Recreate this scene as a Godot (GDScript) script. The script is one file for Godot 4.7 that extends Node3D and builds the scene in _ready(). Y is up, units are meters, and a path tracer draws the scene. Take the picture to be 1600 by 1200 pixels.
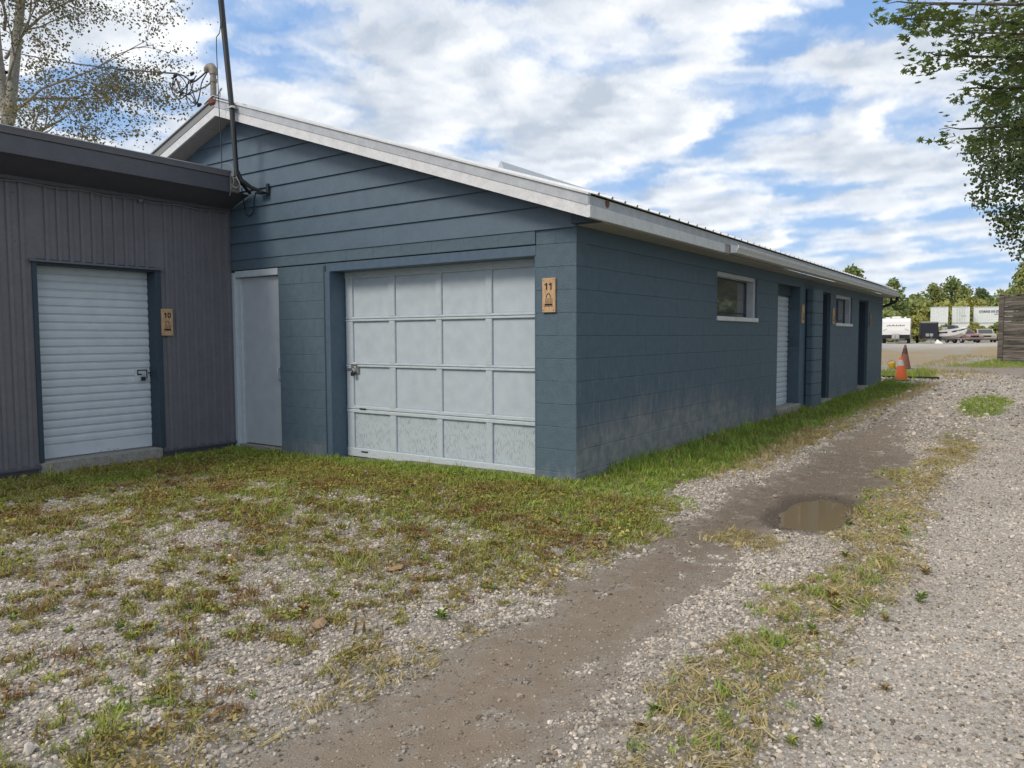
extends Node3D

# ------------------------------------------------------------------ mesh helper
class MB:
	var v := PackedVector3Array()
	var n := PackedVector3Array()
	var uv := PackedVector2Array()
	var uv2 := PackedVector2Array()
	var c := PackedColorArray()
	var i := PackedInt32Array()
	var col := Color(1, 1, 1)
	var t := Transform3D()
	func put(p: Vector3, nn: Vector3) -> void:
		var q := t * p
		v.append(q)
		n.append((t.basis * nn).normalized())
		uv.append(Vector2.ZERO)
		uv2.append(Vector2.ZERO)
		c.append(col)
	func tri(a: Vector3, b: Vector3, d: Vector3) -> void:
		var nn := (b - a).cross(d - a)
		if nn.length_squared() < 1e-16:
			return
		nn = nn.normalized()
		var k := v.size()
		put(a, nn)
		put(b, nn)
		put(d, nn)
		i.append_array([k, k + 2, k + 1])
	func quad(a: Vector3, b: Vector3, cc: Vector3, d: Vector3) -> void:
		var nn := (cc - a).cross(d - b)
		if nn.length_squared() < 1e-16:
			return
		nn = nn.normalized()
		var k := v.size()
		put(a, nn)
		put(b, nn)
		put(cc, nn)
		put(d, nn)
		i.append_array([k, k + 2, k + 1, k, k + 3, k + 2])
	func box(lo: Vector3, hi: Vector3, b := Vector3(0.003, 0.003, 0.003)) -> void:
		var m := (lo + hi) / 2.0
		var h := (hi - lo) / 2.0
		b = b.min(h * 0.45)
		for s in [-1, 1]:
			if s > 0:
				quad(face_x(m, h, b, 1, -1, 1), face_x(m, h, b, 1, -1, -1), face_x(m, h, b, 1, 1, -1), face_x(m, h, b, 1, 1, 1))
				quad(face_y(m, h, b, -1, 1, 1), face_y(m, h, b, 1, 1, 1), face_y(m, h, b, 1, 1, -1), face_y(m, h, b, -1, 1, -1))
				quad(face_z(m, h, b, -1, -1, 1), face_z(m, h, b, 1, -1, 1), face_z(m, h, b, 1, 1, 1), face_z(m, h, b, -1, 1, 1))
			else:
				quad(face_x(m, h, b, -1, -1, -1), face_x(m, h, b, -1, -1, 1), face_x(m, h, b, -1, 1, 1), face_x(m, h, b, -1, 1, -1))
				quad(face_y(m, h, b, -1, -1, -1), face_y(m, h, b, 1, -1, -1), face_y(m, h, b, 1, -1, 1), face_y(m, h, b, -1, -1, 1))
				quad(face_z(m, h, b, 1, -1, -1), face_z(m, h, b, -1, -1, -1), face_z(m, h, b, -1, 1, -1), face_z(m, h, b, 1, 1, -1))
		if b == Vector3.ZERO:
			return
		for sa in [-1, 1]:
			for sb in [-1, 1]:
				fit([face_x(m, h, b, sa, sb, -1), face_x(m, h, b, sa, sb, 1), face_y(m, h, b, sa, sb, 1), face_y(m, h, b, sa, sb, -1)], m)
				fit([face_x(m, h, b, sa, -1, sb), face_x(m, h, b, sa, 1, sb), face_z(m, h, b, sa, 1, sb), face_z(m, h, b, sa, -1, sb)], m)
				fit([face_y(m, h, b, -1, sa, sb), face_y(m, h, b, 1, sa, sb), face_z(m, h, b, 1, sa, sb), face_z(m, h, b, -1, sa, sb)], m)
				for sc in [-1, 1]:
					fit([face_x(m, h, b, sa, sb, sc), face_y(m, h, b, sa, sb, sc), face_z(m, h, b, sa, sb, sc)], m)
	func face_x(m: Vector3, h: Vector3, b: Vector3, sx: float, sy: float, sz: float) -> Vector3:
		return m + Vector3(sx * h.x, sy * (h.y - b.y), sz * (h.z - b.z))
	func face_y(m: Vector3, h: Vector3, b: Vector3, sx: float, sy: float, sz: float) -> Vector3:
		return m + Vector3(sx * (h.x - b.x), sy * h.y, sz * (h.z - b.z))
	func face_z(m: Vector3, h: Vector3, b: Vector3, sx: float, sy: float, sz: float) -> Vector3:
		return m + Vector3(sx * (h.x - b.x), sy * (h.y - b.y), sz * h.z)
	func fit(p: Array, m: Vector3) -> void:    # a face turned away from m
		var nn: Vector3 = (p[1] - p[0]).cross(p[2] - p[0])
		var mid: Vector3 = (p[0] + p[1] + p[2]) / 3.0
		if nn.dot(mid - m) < 0.0:
			p.reverse()
		if p.size() == 3:
			tri(p[0], p[1], p[2])
		else:
			quad(p[0], p[1], p[2], p[3])
	func prism(poly: PackedVector2Array, z0: float, z1: float) -> void:   # polygon in xy, drawn out along z
		if Geometry2D.is_polygon_clockwise(poly):
			poly = poly.duplicate()
			poly.reverse()
		var k := poly.size()
		var tr := Geometry2D.triangulate_polygon(poly)
		for q in range(0, tr.size(), 3):
			var a := poly[tr[q]]
			var b := poly[tr[q + 1]]
			var d := poly[tr[q + 2]]
			if (b - a).cross(d - a) < 0.0:
				var e := b
				b = d
				d = e
			tri(Vector3(a.x, a.y, z1), Vector3(b.x, b.y, z1), Vector3(d.x, d.y, z1))
			tri(Vector3(a.x, a.y, z0), Vector3(d.x, d.y, z0), Vector3(b.x, b.y, z0))
		for q in k:
			var a := poly[q]
			var b := poly[(q + 1) % k]
			quad(Vector3(a.x, a.y, z0), Vector3(b.x, b.y, z0), Vector3(b.x, b.y, z1), Vector3(a.x, a.y, z1))
	func tube(pts: Array, rad: Array, sides := 8, caps := true) -> void:
		var k := pts.size()
		var up := Vector3(0.13, 0.97, 0.21)
		var first := v.size()
		for q in k:
			var d: Vector3 = (pts[mini(q + 1, k - 1)] - pts[maxi(q - 1, 0)]).normalized()
			if absf(d.dot(up)) > 0.96:
				up = Vector3(0.9, 0.1, 0.4)
			var x := up.cross(d).normalized()
			var y := d.cross(x)
			up = y
			var r: float = rad[mini(q, rad.size() - 1)]
			for s in sides + 1:
				var a := TAU * s / sides
				var nn := x * cos(a) + y * sin(a)
				put(pts[q] + nn * r, nn)
		for q in k - 1:
			for s in sides:
				var a := first + q * (sides + 1) + s
				var b := a + sides + 1
				i.append_array([a, b + 1, a + 1, a, b, b + 1])
		if caps:
			for e in [0, k - 1]:
				var d: Vector3 = (pts[1] - pts[0]) if e == 0 else (pts[k - 1] - pts[k - 2])
				d = d.normalized() * (-1.0 if e == 0 else 1.0)
				var mid := v.size()
				put(pts[e], d)
				var ring := v.size()
				for s in sides + 1:
					var q: int = first + e * (sides + 1) + s
					v.append(v[q])
					n.append((t.basis * d).normalized())
					uv.append(Vector2.ZERO)
					uv2.append(Vector2.ZERO)
					c.append(col)
				for s in sides:
					if e == 0:
						i.append_array([mid, ring + s, ring + s + 1])
					else:
						i.append_array([mid, ring + s + 1, ring + s])
	func lathe(prof: Array, sides := 20) -> void:   # profile of Vector2(r, y), from the bottom up
		var first := v.size()
		var k := prof.size()
		for q in k:
			var d: Vector2 = prof[mini(q + 1, k - 1)] - prof[maxi(q - 1, 0)]
			for s in sides + 1:
				var a := TAU * s / sides
				var nn := Vector3(cos(a) * d.y, -d.x, sin(a) * d.y)
				put(Vector3(prof[q].x * cos(a), prof[q].y, prof[q].x * sin(a)), nn.normalized())
		for q in k - 1:
			for s in sides:
				var a := first + q * (sides + 1) + s
				var b := a + sides + 1
				i.append_array([a, a + 1, b + 1, a, b + 1, b])
	func disc(centre: Vector3, r: float, axis: Vector3, sides := 16) -> void:
		var x := axis.cross(Vector3(0.3, 0.9, 0.2)).normalized()
		var y := axis.cross(x)
		for s in sides:
			var a := TAU * s / sides
			var b := TAU * (s + 1) / sides
			tri(centre, centre + (x * cos(a) + y * sin(a)) * r, centre + (x * cos(b) + y * sin(b)) * r)
	func flat_uv(ou: Vector3, ux: Vector3, uy: Vector3, second := false) -> void:
		for q in v.size():
			var w := Vector2((v[q] - ou).dot(ux), (v[q] - ou).dot(uy))
			if second:
				uv2[q] = w
			else:
				uv[q] = w
	func mesh() -> ArrayMesh:
		var a := []
		a.resize(Mesh.ARRAY_MAX)
		a[Mesh.ARRAY_VERTEX] = v
		a[Mesh.ARRAY_NORMAL] = n
		a[Mesh.ARRAY_TEX_UV] = uv
		a[Mesh.ARRAY_TEX_UV2] = uv2
		a[Mesh.ARRAY_COLOR] = c
		a[Mesh.ARRAY_INDEX] = i
		var m := ArrayMesh.new()
		m.add_surface_from_arrays(Mesh.PRIMITIVE_TRIANGLES, a)
		return m

var rng := RandomNumberGenerator.new()
var taken := {}

func V(x, y, z) -> Vector3:
	return Vector3(x, y, z)

func put(called: String, mb, material: Material, parent: Node3D) -> MeshInstance3D:
	var o := MeshInstance3D.new()
	o.name = called
	o.mesh = mb.mesh() if mb is MB else mb
	o.material_override = material
	parent.add_child(o, true)
	return o

func numbered(called: String) -> String:
	if not taken.has(called):
		taken[called] = 0
		return called
	taken[called] += 1
	return "%s_%03d" % [called, taken[called]]

func tag(o: Node3D, label: String, category := "", group := "", kind := "") -> void:
	if label: o.set_meta("label", label)
	if category: o.set_meta("category", category)
	if group: o.set_meta("group", group)
	if kind: o.set_meta("kind", kind)

func thing(called: String, label: String, category: String, at := Vector3.ZERO, turn := 0.0, group := "") -> Node3D:
	var o := Node3D.new()
	o.name = numbered(called)
	add_child(o)
	o.position = at
	o.rotation.y = turn
	tag(o, label, category, group)
	return o

func top(called: String, mb, material: Material) -> MeshInstance3D:
	var o := put(numbered(called), mb, material, self)
	return o

# ------------------------------------------------------------------ materials
func lin(r: float, g: float, b: float, a := 1.0) -> Color:
	var q := Color(r, g, b).linear_to_srgb()
	q.a = a
	return q

func mat(colr: Color, rough := 0.7, metal := 0.0, spec := 0.5) -> StandardMaterial3D:
	var m := StandardMaterial3D.new()
	m.albedo_color = colr
	m.roughness = rough
	m.metallic = metal
	m.metallic_specular = spec
	return m

func noise(sd: int, freq: float, oct := 4, kind := FastNoiseLite.TYPE_SIMPLEX_SMOOTH) -> FastNoiseLite:
	var q := FastNoiseLite.new()
	q.seed = sd
	q.frequency = freq
	q.noise_type = kind
	q.fractal_type = FastNoiseLite.FRACTAL_FBM if oct > 1 else FastNoiseLite.FRACTAL_NONE
	q.fractal_octaves = oct
	return q

func bytes_of(im: Image) -> PackedByteArray:
	im.convert(Image.FORMAT_L8)
	return im.get_data()

func seamless(sd: int, freq: float, oct: int, w: int, h: int, kind := FastNoiseLite.TYPE_SIMPLEX_SMOOTH) -> PackedByteArray:
	return bytes_of(noise(sd, freq, oct, kind).get_seamless_image(w, h, false, false, 0.15, true))

func stretched(sd: int, freq: float, oct: int, size: int, by: int, along_x: bool) -> PackedByteArray:   # noise drawn out along one axis
	var im: Image
	if along_x:
		im = noise(sd, freq, oct).get_seamless_image(size / by, size, false, false, 0.2, true)
	else:
		im = noise(sd, freq, oct).get_seamless_image(size, size / by, false, false, 0.2, true)
	im.resize(size, size, Image.INTERPOLATE_CUBIC)
	return bytes_of(im)

func tex(data: PackedByteArray, w: int, h: int, f := Image.FORMAT_RGB8) -> ImageTexture:
	return ImageTexture.create_from_image(Image.create_from_data(w, h, false, f, data))

# sRGB bytes of a linear colour between two, at t
func ramp(size: int, a: PackedByteArray, lo: Color, hi: Color, gain := 1.0) -> ImageTexture:
	var lut := []
	for k in 256:
		var t := clampf((k / 255.0 - 0.5) * gain + 0.5, 0, 1)
		lut.append(lo.lerp(hi, t).linear_to_srgb())
	var o := PackedByteArray()
	o.resize(size * size * 3)
	for k in size * size:
		var q: Color = lut[a[k]]
		o[k * 3] = q.r8
		o[k * 3 + 1] = q.g8
		o[k * 3 + 2] = q.b8
	return tex(o, size, size)

func tri(m: StandardMaterial3D, s: float, world := true) -> StandardMaterial3D:
	m.uv1_triplanar = true
	m.uv1_world_triplanar = world
	m.uv1_scale = Vector3(s, s, s)
	return m

func relief(m: StandardMaterial3D, height: Texture2D, cm: float) -> StandardMaterial3D:
	m.heightmap_enabled = true
	m.heightmap_texture = height
	m.heightmap_scale = cm
	return m

var M := {}
var T := {}

func ss(a: float, b: float, x: float) -> float:
	var t := clampf((x - a) / (b - a), 0.0, 1.0)
	return t * t * (3.0 - 2.0 * t)

func make_materials() -> void:
	var fine := seamless(11, 0.05, 5, 512, 512)
	var grain := seamless(12, 0.12, 3, 512, 512)
	var cloudy := seamless(13, 0.012, 4, 512, 512)
	T.height = tex(fine, 512, 512, Image.FORMAT_L8)
	T.pores = tex(grain, 512, 512, Image.FORMAT_L8)
	# painted block: slate blue paint, mottled
	var mix := PackedByteArray()
	mix.resize(512 * 512)
	for k in 512 * 512:
		mix[k] = clampi(int(cloudy[k] * 0.42 + fine[k] * 0.30 + grain[k] * 0.28), 0, 255)
	var paint := ramp(512, mix, Color(0.070, 0.110, 0.145), Color(0.114, 0.168, 0.216), 1.15)
	M.block = relief(tri(mat(Color.WHITE, 0.62, 0, 0.4), 1.0 / 0.9), T.pores, 0.35)
	M.block.albedo_texture = paint
	M.siding = relief(tri(mat(Color(0.97, 0.98, 1.0), 0.42, 0, 0.5), 1.0 / 1.7), T.height, 0.06)
	M.siding.albedo_texture = paint
	M.trim_blue = relief(tri(mat(Color(0.93, 0.96, 1.0), 0.5), 1.0 / 0.8), T.height, 0.08)
	M.trim_blue.albedo_texture = paint
	M.dark_blue = relief(tri(mat(Color(0.62, 0.66, 0.70), 0.55), 1.0 / 0.8), T.height, 0.06)
	M.dark_blue.albedo_texture = paint
	# garage door paint
	var across := stretched(21, 0.09, 4, 512, 8, true)
	var down := stretched(22, 0.13, 4, 512, 7, false)
	M.door_panel = relief(tri(mat(Color.WHITE, 0.45), 1.0 / 1.3), T.height, 0.05)
	M.door_panel.albedo_texture = ramp(512, cloudy, Color(0.44, 0.515, 0.58), Color(0.515, 0.59, 0.65), 1.2)
	var worn := PackedByteArray()
	worn.resize(512 * 512 * 3)
	var wornx := PackedByteArray()
	wornx.resize(512 * 512 * 3)
	for k in 512 * 512:
		var crack := ss(0.555, 0.63, down[k] / 255.0) * 0.5 * ss(0.25, 0.5, cloudy[k] / 255.0)
		var q := Color(0.47, 0.545, 0.60).lerp(Color(0.17, 0.19, 0.20), crack).linear_to_srgb()
		worn[k * 3] = q.r8
		worn[k * 3 + 1] = q.g8
		worn[k * 3 + 2] = q.b8
		crack = ss(0.58, 0.70, across[k] / 255.0) * 0.5 * ss(0.40, 0.62, fine[(k * 7 + 991) % 262144] / 255.0)
		q = Color(0.52, 0.595, 0.645).lerp(Color(0.25, 0.26, 0.25), crack).linear_to_srgb()
		wornx[k * 3] = q.r8
		wornx[k * 3 + 1] = q.g8
		wornx[k * 3 + 2] = q.b8
	M.door_worn = relief(tri(mat(Color.WHITE, 0.55), 1.0 / 0.8), tex(down, 512, 512, Image.FORMAT_L8), 0.12)
	M.door_worn.albedo_texture = tex(worn, 512, 512)
	M.door_rail = relief(tri(mat(Color.WHITE, 0.5), 1.0 / 0.8), tex(across, 512, 512, Image.FORMAT_L8), 0.15)
	M.door_rail.albedo_texture = tex(wornx, 512, 512)
	M.steel_door = relief(tri(mat(Color.WHITE, 0.4), 1.0 / 1.6), T.height, 0.03)
	M.steel_door.albedo_texture = ramp(512, cloudy, Color(0.41, 0.455, 0.51), Color(0.475, 0.52, 0.575), 1.2)
	M.frame_white = relief(tri(mat(Color.WHITE, 0.5), 1.0 / 0.9), T.height, 0.08)
	M.frame_white.albedo_texture = ramp(512, mix, Color(0.40, 0.47, 0.52), Color(0.56, 0.63, 0.68), 1.3)
	M.shutter = tri(mat(Color.WHITE, 0.36, 0.0, 0.5), 1.0 / 1.4)
	M.shutter.albedo_texture = ramp(512, cloudy, Color(0.52, 0.59, 0.66), Color(0.60, 0.665, 0.73), 1.3)
	# metal cladding of the left building
	M.clad = relief(tri(mat(Color.WHITE, 0.38, 0.0, 0.5), 1.0 / 1.9), T.height, 0.03)
	M.clad.albedo_texture = ramp(512, mix, Color(0.128, 0.127, 0.147), Color(0.184, 0.183, 0.208), 1.3)
	M.clad_dark = relief(tri(mat(Color.WHITE, 0.4, 0.0, 0.5), 1.0 / 1.5), T.height, 0.03)
	M.clad_dark.albedo_texture = ramp(512, mix, Color(0.074, 0.075, 0.094), Color(0.108, 0.109, 0.132), 1.3)
	M.white_paint = relief(tri(mat(Color.WHITE, 0.45), 1.0 / 1.1), T.height, 0.05)
	M.white_paint.albedo_texture = ramp(512, mix, Color(0.55, 0.57, 0.60), Color(0.80, 0.81, 0.82), 1.5)
	M.grey_trim = relief(tri(mat(Color.WHITE, 0.42), 1.0 / 1.1), T.height, 0.05)
	M.grey_trim.albedo_texture = ramp(512, mix, Color(0.36, 0.39, 0.43), Color(0.55, 0.58, 0.62), 1.4)
	M.soffit = relief(tri(mat(Color.WHITE, 0.6), 1.0 / 0.8), T.height, 0.05)
	M.soffit.albedo_texture = ramp(512, mix, Color(0.30, 0.28, 0.25), Color(0.44, 0.42, 0.39), 1.3)
	M.roof = tri(mat(Color.WHITE, 0.32, 0.55, 0.5), 1.0 / 1.6)
	M.roof.albedo_texture = ramp(512, mix, Color(0.50, 0.53, 0.56), Color(0.70, 0.72, 0.74), 1.4)
	M.concrete = relief(tri(mat(Color.WHITE, 0.85), 1.0 / 0.7), T.height, 0.3)
	M.concrete.albedo_texture = ramp(512, mix, Color(0.17, 0.165, 0.15), Color(0.40, 0.39, 0.36), 1.5)
	# grey weathered planks, grain along x
	var gx := stretched(31, 0.05, 5, 512, 16, true)
	M.plank = []
	for k in 3:
		var p := relief(tri(mat(Color(1, 1, 1).darkened(k * 0.12), 0.85), 0.5, false), tex(gx, 512, 512, Image.FORMAT_L8), 0.6)
		p.albedo_texture = ramp(512, gx, Color(0.05, 0.042, 0.037), Color(0.25, 0.225, 0.205), 1.6)
		p.uv1_offset = Vector3(k * 0.37, k * 0.21, k * 0.11)
		M.plank.append(p)
	var gy := stretched(32, 0.06, 4, 512, 10, false)
	M.pine = tri(mat(Color.WHITE, 0.6), 1.0 / 0.35, false)
	M.pine.albedo_texture = ramp(512, gy, Color(0.40, 0.235, 0.115), Color(0.62, 0.44, 0.27), 1.5)
	M.pine_old = tri(mat(Color(0.8, 0.78, 0.74), 0.7), 1.0 / 0.35, false)
	M.pine_old.albedo_texture = M.pine.albedo_texture
	M.burnt = mat(lin(0.022, 0.012, 0.008), 0.8)
	M.burnt_soft = mat(lin(0.075, 0.04, 0.022), 0.85)
	M.bark = relief(tri(mat(Color.WHITE, 0.9), 1.0 / 0.6), tex(down, 512, 512, Image.FORMAT_L8), 1.2)
	M.bark.albedo_texture = ramp(512, down, Color(0.05, 0.043, 0.035), Color(0.22, 0.20, 0.17), 1.5)
	M.bark_pale = relief(tri(mat(Color.WHITE, 0.9), 1.0 / 0.9), tex(down, 512, 512, Image.FORMAT_L8), 1.5)
	M.bark_pale.albedo_texture = ramp(512, down, Color(0.16, 0.15, 0.125), Color(0.52, 0.50, 0.45), 1.4)
	M.bright_metal = mat(lin(0.62, 0.62, 0.60), 0.28, 0.9)
	M.dull_metal = mat(lin(0.30, 0.30, 0.29), 0.5, 0.7)
	M.pipe = relief(tri(mat(Color.WHITE, 0.65, 0.3), 1.0 / 0.3), T.height, 0.1)
	M.pipe.albedo_texture = ramp(512, mix, Color(0.15, 0.135, 0.11), Color(0.38, 0.35, 0.30), 1.6)
	M.black = mat(lin(0.012, 0.012, 0.014), 0.5)
	M.black_soft = mat(lin(0.02, 0.02, 0.022), 0.85)
	M.mast = mat(lin(0.024, 0.028, 0.032), 0.45, 0.2)
	M.cable_grey = mat(lin(0.20, 0.20, 0.21), 0.5)
	M.box_grey = relief(tri(mat(lin(0.24, 0.235, 0.23), 0.5), 1.0 / 0.5), T.height, 0.05)
	M.rust = relief(tri(mat(Color.WHITE, 0.85), 1.0 / 0.4), T.height, 0.2)
	M.rust.albedo_texture = ramp(512, mix, Color(0.10, 0.035, 0.022), Color(0.22, 0.10, 0.07), 1.5)
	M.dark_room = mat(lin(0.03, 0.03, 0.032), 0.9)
	M.glass = mat(Color(1, 1, 1, 0.06), 0.02, 0.0, 0.5)
	M.glass.transparency = BaseMaterial3D.TRANSPARENCY_ALPHA
	M.tyre = mat(lin(0.018, 0.018, 0.018), 0.8)
	M.white_gloss = mat(lin(0.80, 0.80, 0.80), 0.3)
	M.leaf = []

# ------------------------------------------------------------------ sky, computed in threads
var sky_rows := []
var sky_a: FastNoiseLite
var sky_b: FastNoiseLite
const SKY_W := 3072
const SKY_H := 1536
# where the blue shows through the clouds: azimuth, elevation, half widths in degrees, strength
var gaps := [
	[-50.5, 22.0, 4.5, 2.6, 1.1], [-39.5, 23.5, 5.0, 2.6, 1.15], [-34.0, 21.0, 3.0, 2.0, 0.7], [-61.0, 17.5, 3.5, 3.0, 1.0], [-66.5, 22.0, 3.0, 4.0, 0.8],
	[-11.0, 21.5, 5.0, 1.6, 0.9], [-17.5, 16.5, 5.0, 2.2, 0.7], [-20.5, 13.0, 4.0, 1.5, 0.6], [-5.0, 9.3, 9.0, 1.5, 0.85], [-3.0, 4.5, 10.0, 1.4, 0.45], [-40.0, 20.0, 3.0, 1.6, 0.5],
]

func sky_row(y: int) -> void:
	var o := PackedByteArray()
	o.resize(SKY_W * 3)
	var el := PI / 2.0 - PI * (y + 0.5) / SKY_H
	var dy := sin(el)
	var low := clampf(1.0 - dy, 0.0, 1.0)
	var blue := Color(0.135, 0.275, 0.56).lerp(Color(0.36, 0.52, 0.72), pow(low, 3.0))
	var edeg := rad_to_deg(el)
	for x in SKY_W:
		var az := TAU * (x + 0.5) / SKY_W
		var dx := sin(az) * cos(el)
		var dz := -cos(az) * cos(el)
		var k := 1.0 / (maxf(dy, 0.0) + 0.11)
		var px := dx * k
		var pz := dz * k
		var f := sky_a.get_noise_2d(px * 122.0, pz * 122.0)
		var adeg := rad_to_deg(az)
		if adeg > 180.0:
			adeg -= 360.0
		var cover := 0.46 + 0.10 * sky_b.get_noise_2d(px * 22.0 + 300.0, pz * 22.0)
		for g in gaps:
			var u: float = (adeg - g[0]) / g[2]
			var w: float = (edeg - g[1]) / g[3]
			var e := u * u + w * w
			if e < 9.0:
				cover -= g[4] * 0.36 * exp(-e * 0.7)
		cover -= 0.15 * ss(15.0, 5.0, edeg)
		var d := f + cover
		var a := ss(-0.20, 0.40, d)
		# thickness shades the underside; the sunward side of each billow is lit
		var f2 := sky_a.get_noise_2d(px * 122.0 + 6.0, pz * 122.0 - 9.0)
		var lit := clampf(0.60 + (f - f2) * 1.25 - clampf(d - 0.22, 0.0, 0.6) * 0.55 + 0.22 * sky_b.get_noise_2d(px * 60.0 - 80.0, pz * 60.0), 0.0, 1.0)
		var cl := Color(0.42, 0.47, 0.54).lerp(Color(0.82, 0.83, 0.84), lit)
		cl = cl.lerp(Color(0.53, 0.62, 0.74), pow(low, 9.0) * 0.5)
		var q := blue.lerp(cl, a * 0.96).linear_to_srgb()
		o[x * 3] = q.r8
		o[x * 3 + 1] = q.g8
		o[x * 3 + 2] = q.b8
	sky_rows[y] = o

func make_sky() -> ImageTexture:
	sky_a = noise(7, 0.012, 6)
	sky_a.domain_warp_enabled = true
	sky_a.domain_warp_amplitude = 34.0
	sky_a.domain_warp_frequency = 0.012
	sky_a.fractal_gain = 0.52
	sky_b = noise(8, 0.02, 3)
	sky_rows.resize(SKY_H)
	var half := SKY_H / 2
	var id := WorkerThreadPool.add_group_task(sky_row, half, -1, true)
	WorkerThreadPool.wait_for_group_task_completion(id)
	var all := PackedByteArray()
	for y in half:
		all.append_array(sky_rows[y])
	var ground := PackedByteArray()
	ground.resize(SKY_W * 3 * half)
	ground.fill(128)
	all.append_array(ground)
	sky_rows.clear()
	return tex(all, SKY_W, SKY_H)

# ------------------------------------------------------------------ the lie of the ground
var n1: FastNoiseLite
var n2: FastNoiseLite
var n3: FastNoiseLite
const GX := [[-120.0, 0], [-12.0, 70], [-5.4, 130], [4.6, 894], [12.0, 960], [120.0, 1024]]
const GZ := [[8.0, 0], [4.6, 40], [-8.0, 1000], [-22.0, 1400], [-45.0, 1700], [-95.0, 1930], [-420.0, 2048]]

func world_of(nodes: Array, p: float) -> float:
	for k in nodes.size() - 1:
		if p <= nodes[k + 1][1]:
			return lerpf(nodes[k][0], nodes[k + 1][0], (p - nodes[k][1]) / (nodes[k + 1][1] - nodes[k][1]))
	return nodes[-1][0]

func pixel_of(nodes: Array, w: float) -> float:
	for k in nodes.size() - 1:
		var a: float = nodes[k][0]
		var b: float = nodes[k + 1][0]
		if (w - a) * (w - b) <= 0.0:
			return lerpf(nodes[k][1], nodes[k + 1][1], (w - a) / (b - a))
	return nodes[-1][1]

const PUDDLE := Vector2(1.96, -0.16)

func puddle_r(x: float, z: float) -> float:
	var px := x - PUDDLE.x
	var pz := z - PUDDLE.y
	var u := (px * -0.498 + pz * 0.117) / -0.1341
	var w := (0.22 * pz + 0.21 * px) / -0.1341
	return sqrt(u * u + w * w) + 0.28 * n2.get_noise_2d(x * 1.5, z * 1.5)

func ground_y(x: float, z: float) -> float:
	var y := ss(-36.0, -66.0, z) * 0.55 + ss(-66.0, -130.0, z) * 0.12
	y += -0.085 * ss(-1.0, -4.6, x) * ss(-2.0, 0.5, z)
	y += 0.010 * n2.get_noise_2d(x, z) + 0.03 * n1.get_noise_2d(x, z) * ss(1.2, 2.6, absf(x + 0.0) + maxf(z, 0.0) * 0.6)
	var rut := ss(0.55, 0.15, absf(x - 1.62)) * ss(-16.0, -7.0, z)
	y -= 0.028 * rut
	y += 0.016 * ss(0.32, 0.1, absf(x - 2.48)) * ss(-6.0, -3.0, z)
	var r := puddle_r(x, z)
	if r < 2.2:
		y = lerpf(-0.045 + 0.03 * (minf(r, 1.6) * minf(r, 1.6) - 1.0), y, ss(1.05, 2.2, r))
	return y

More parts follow.
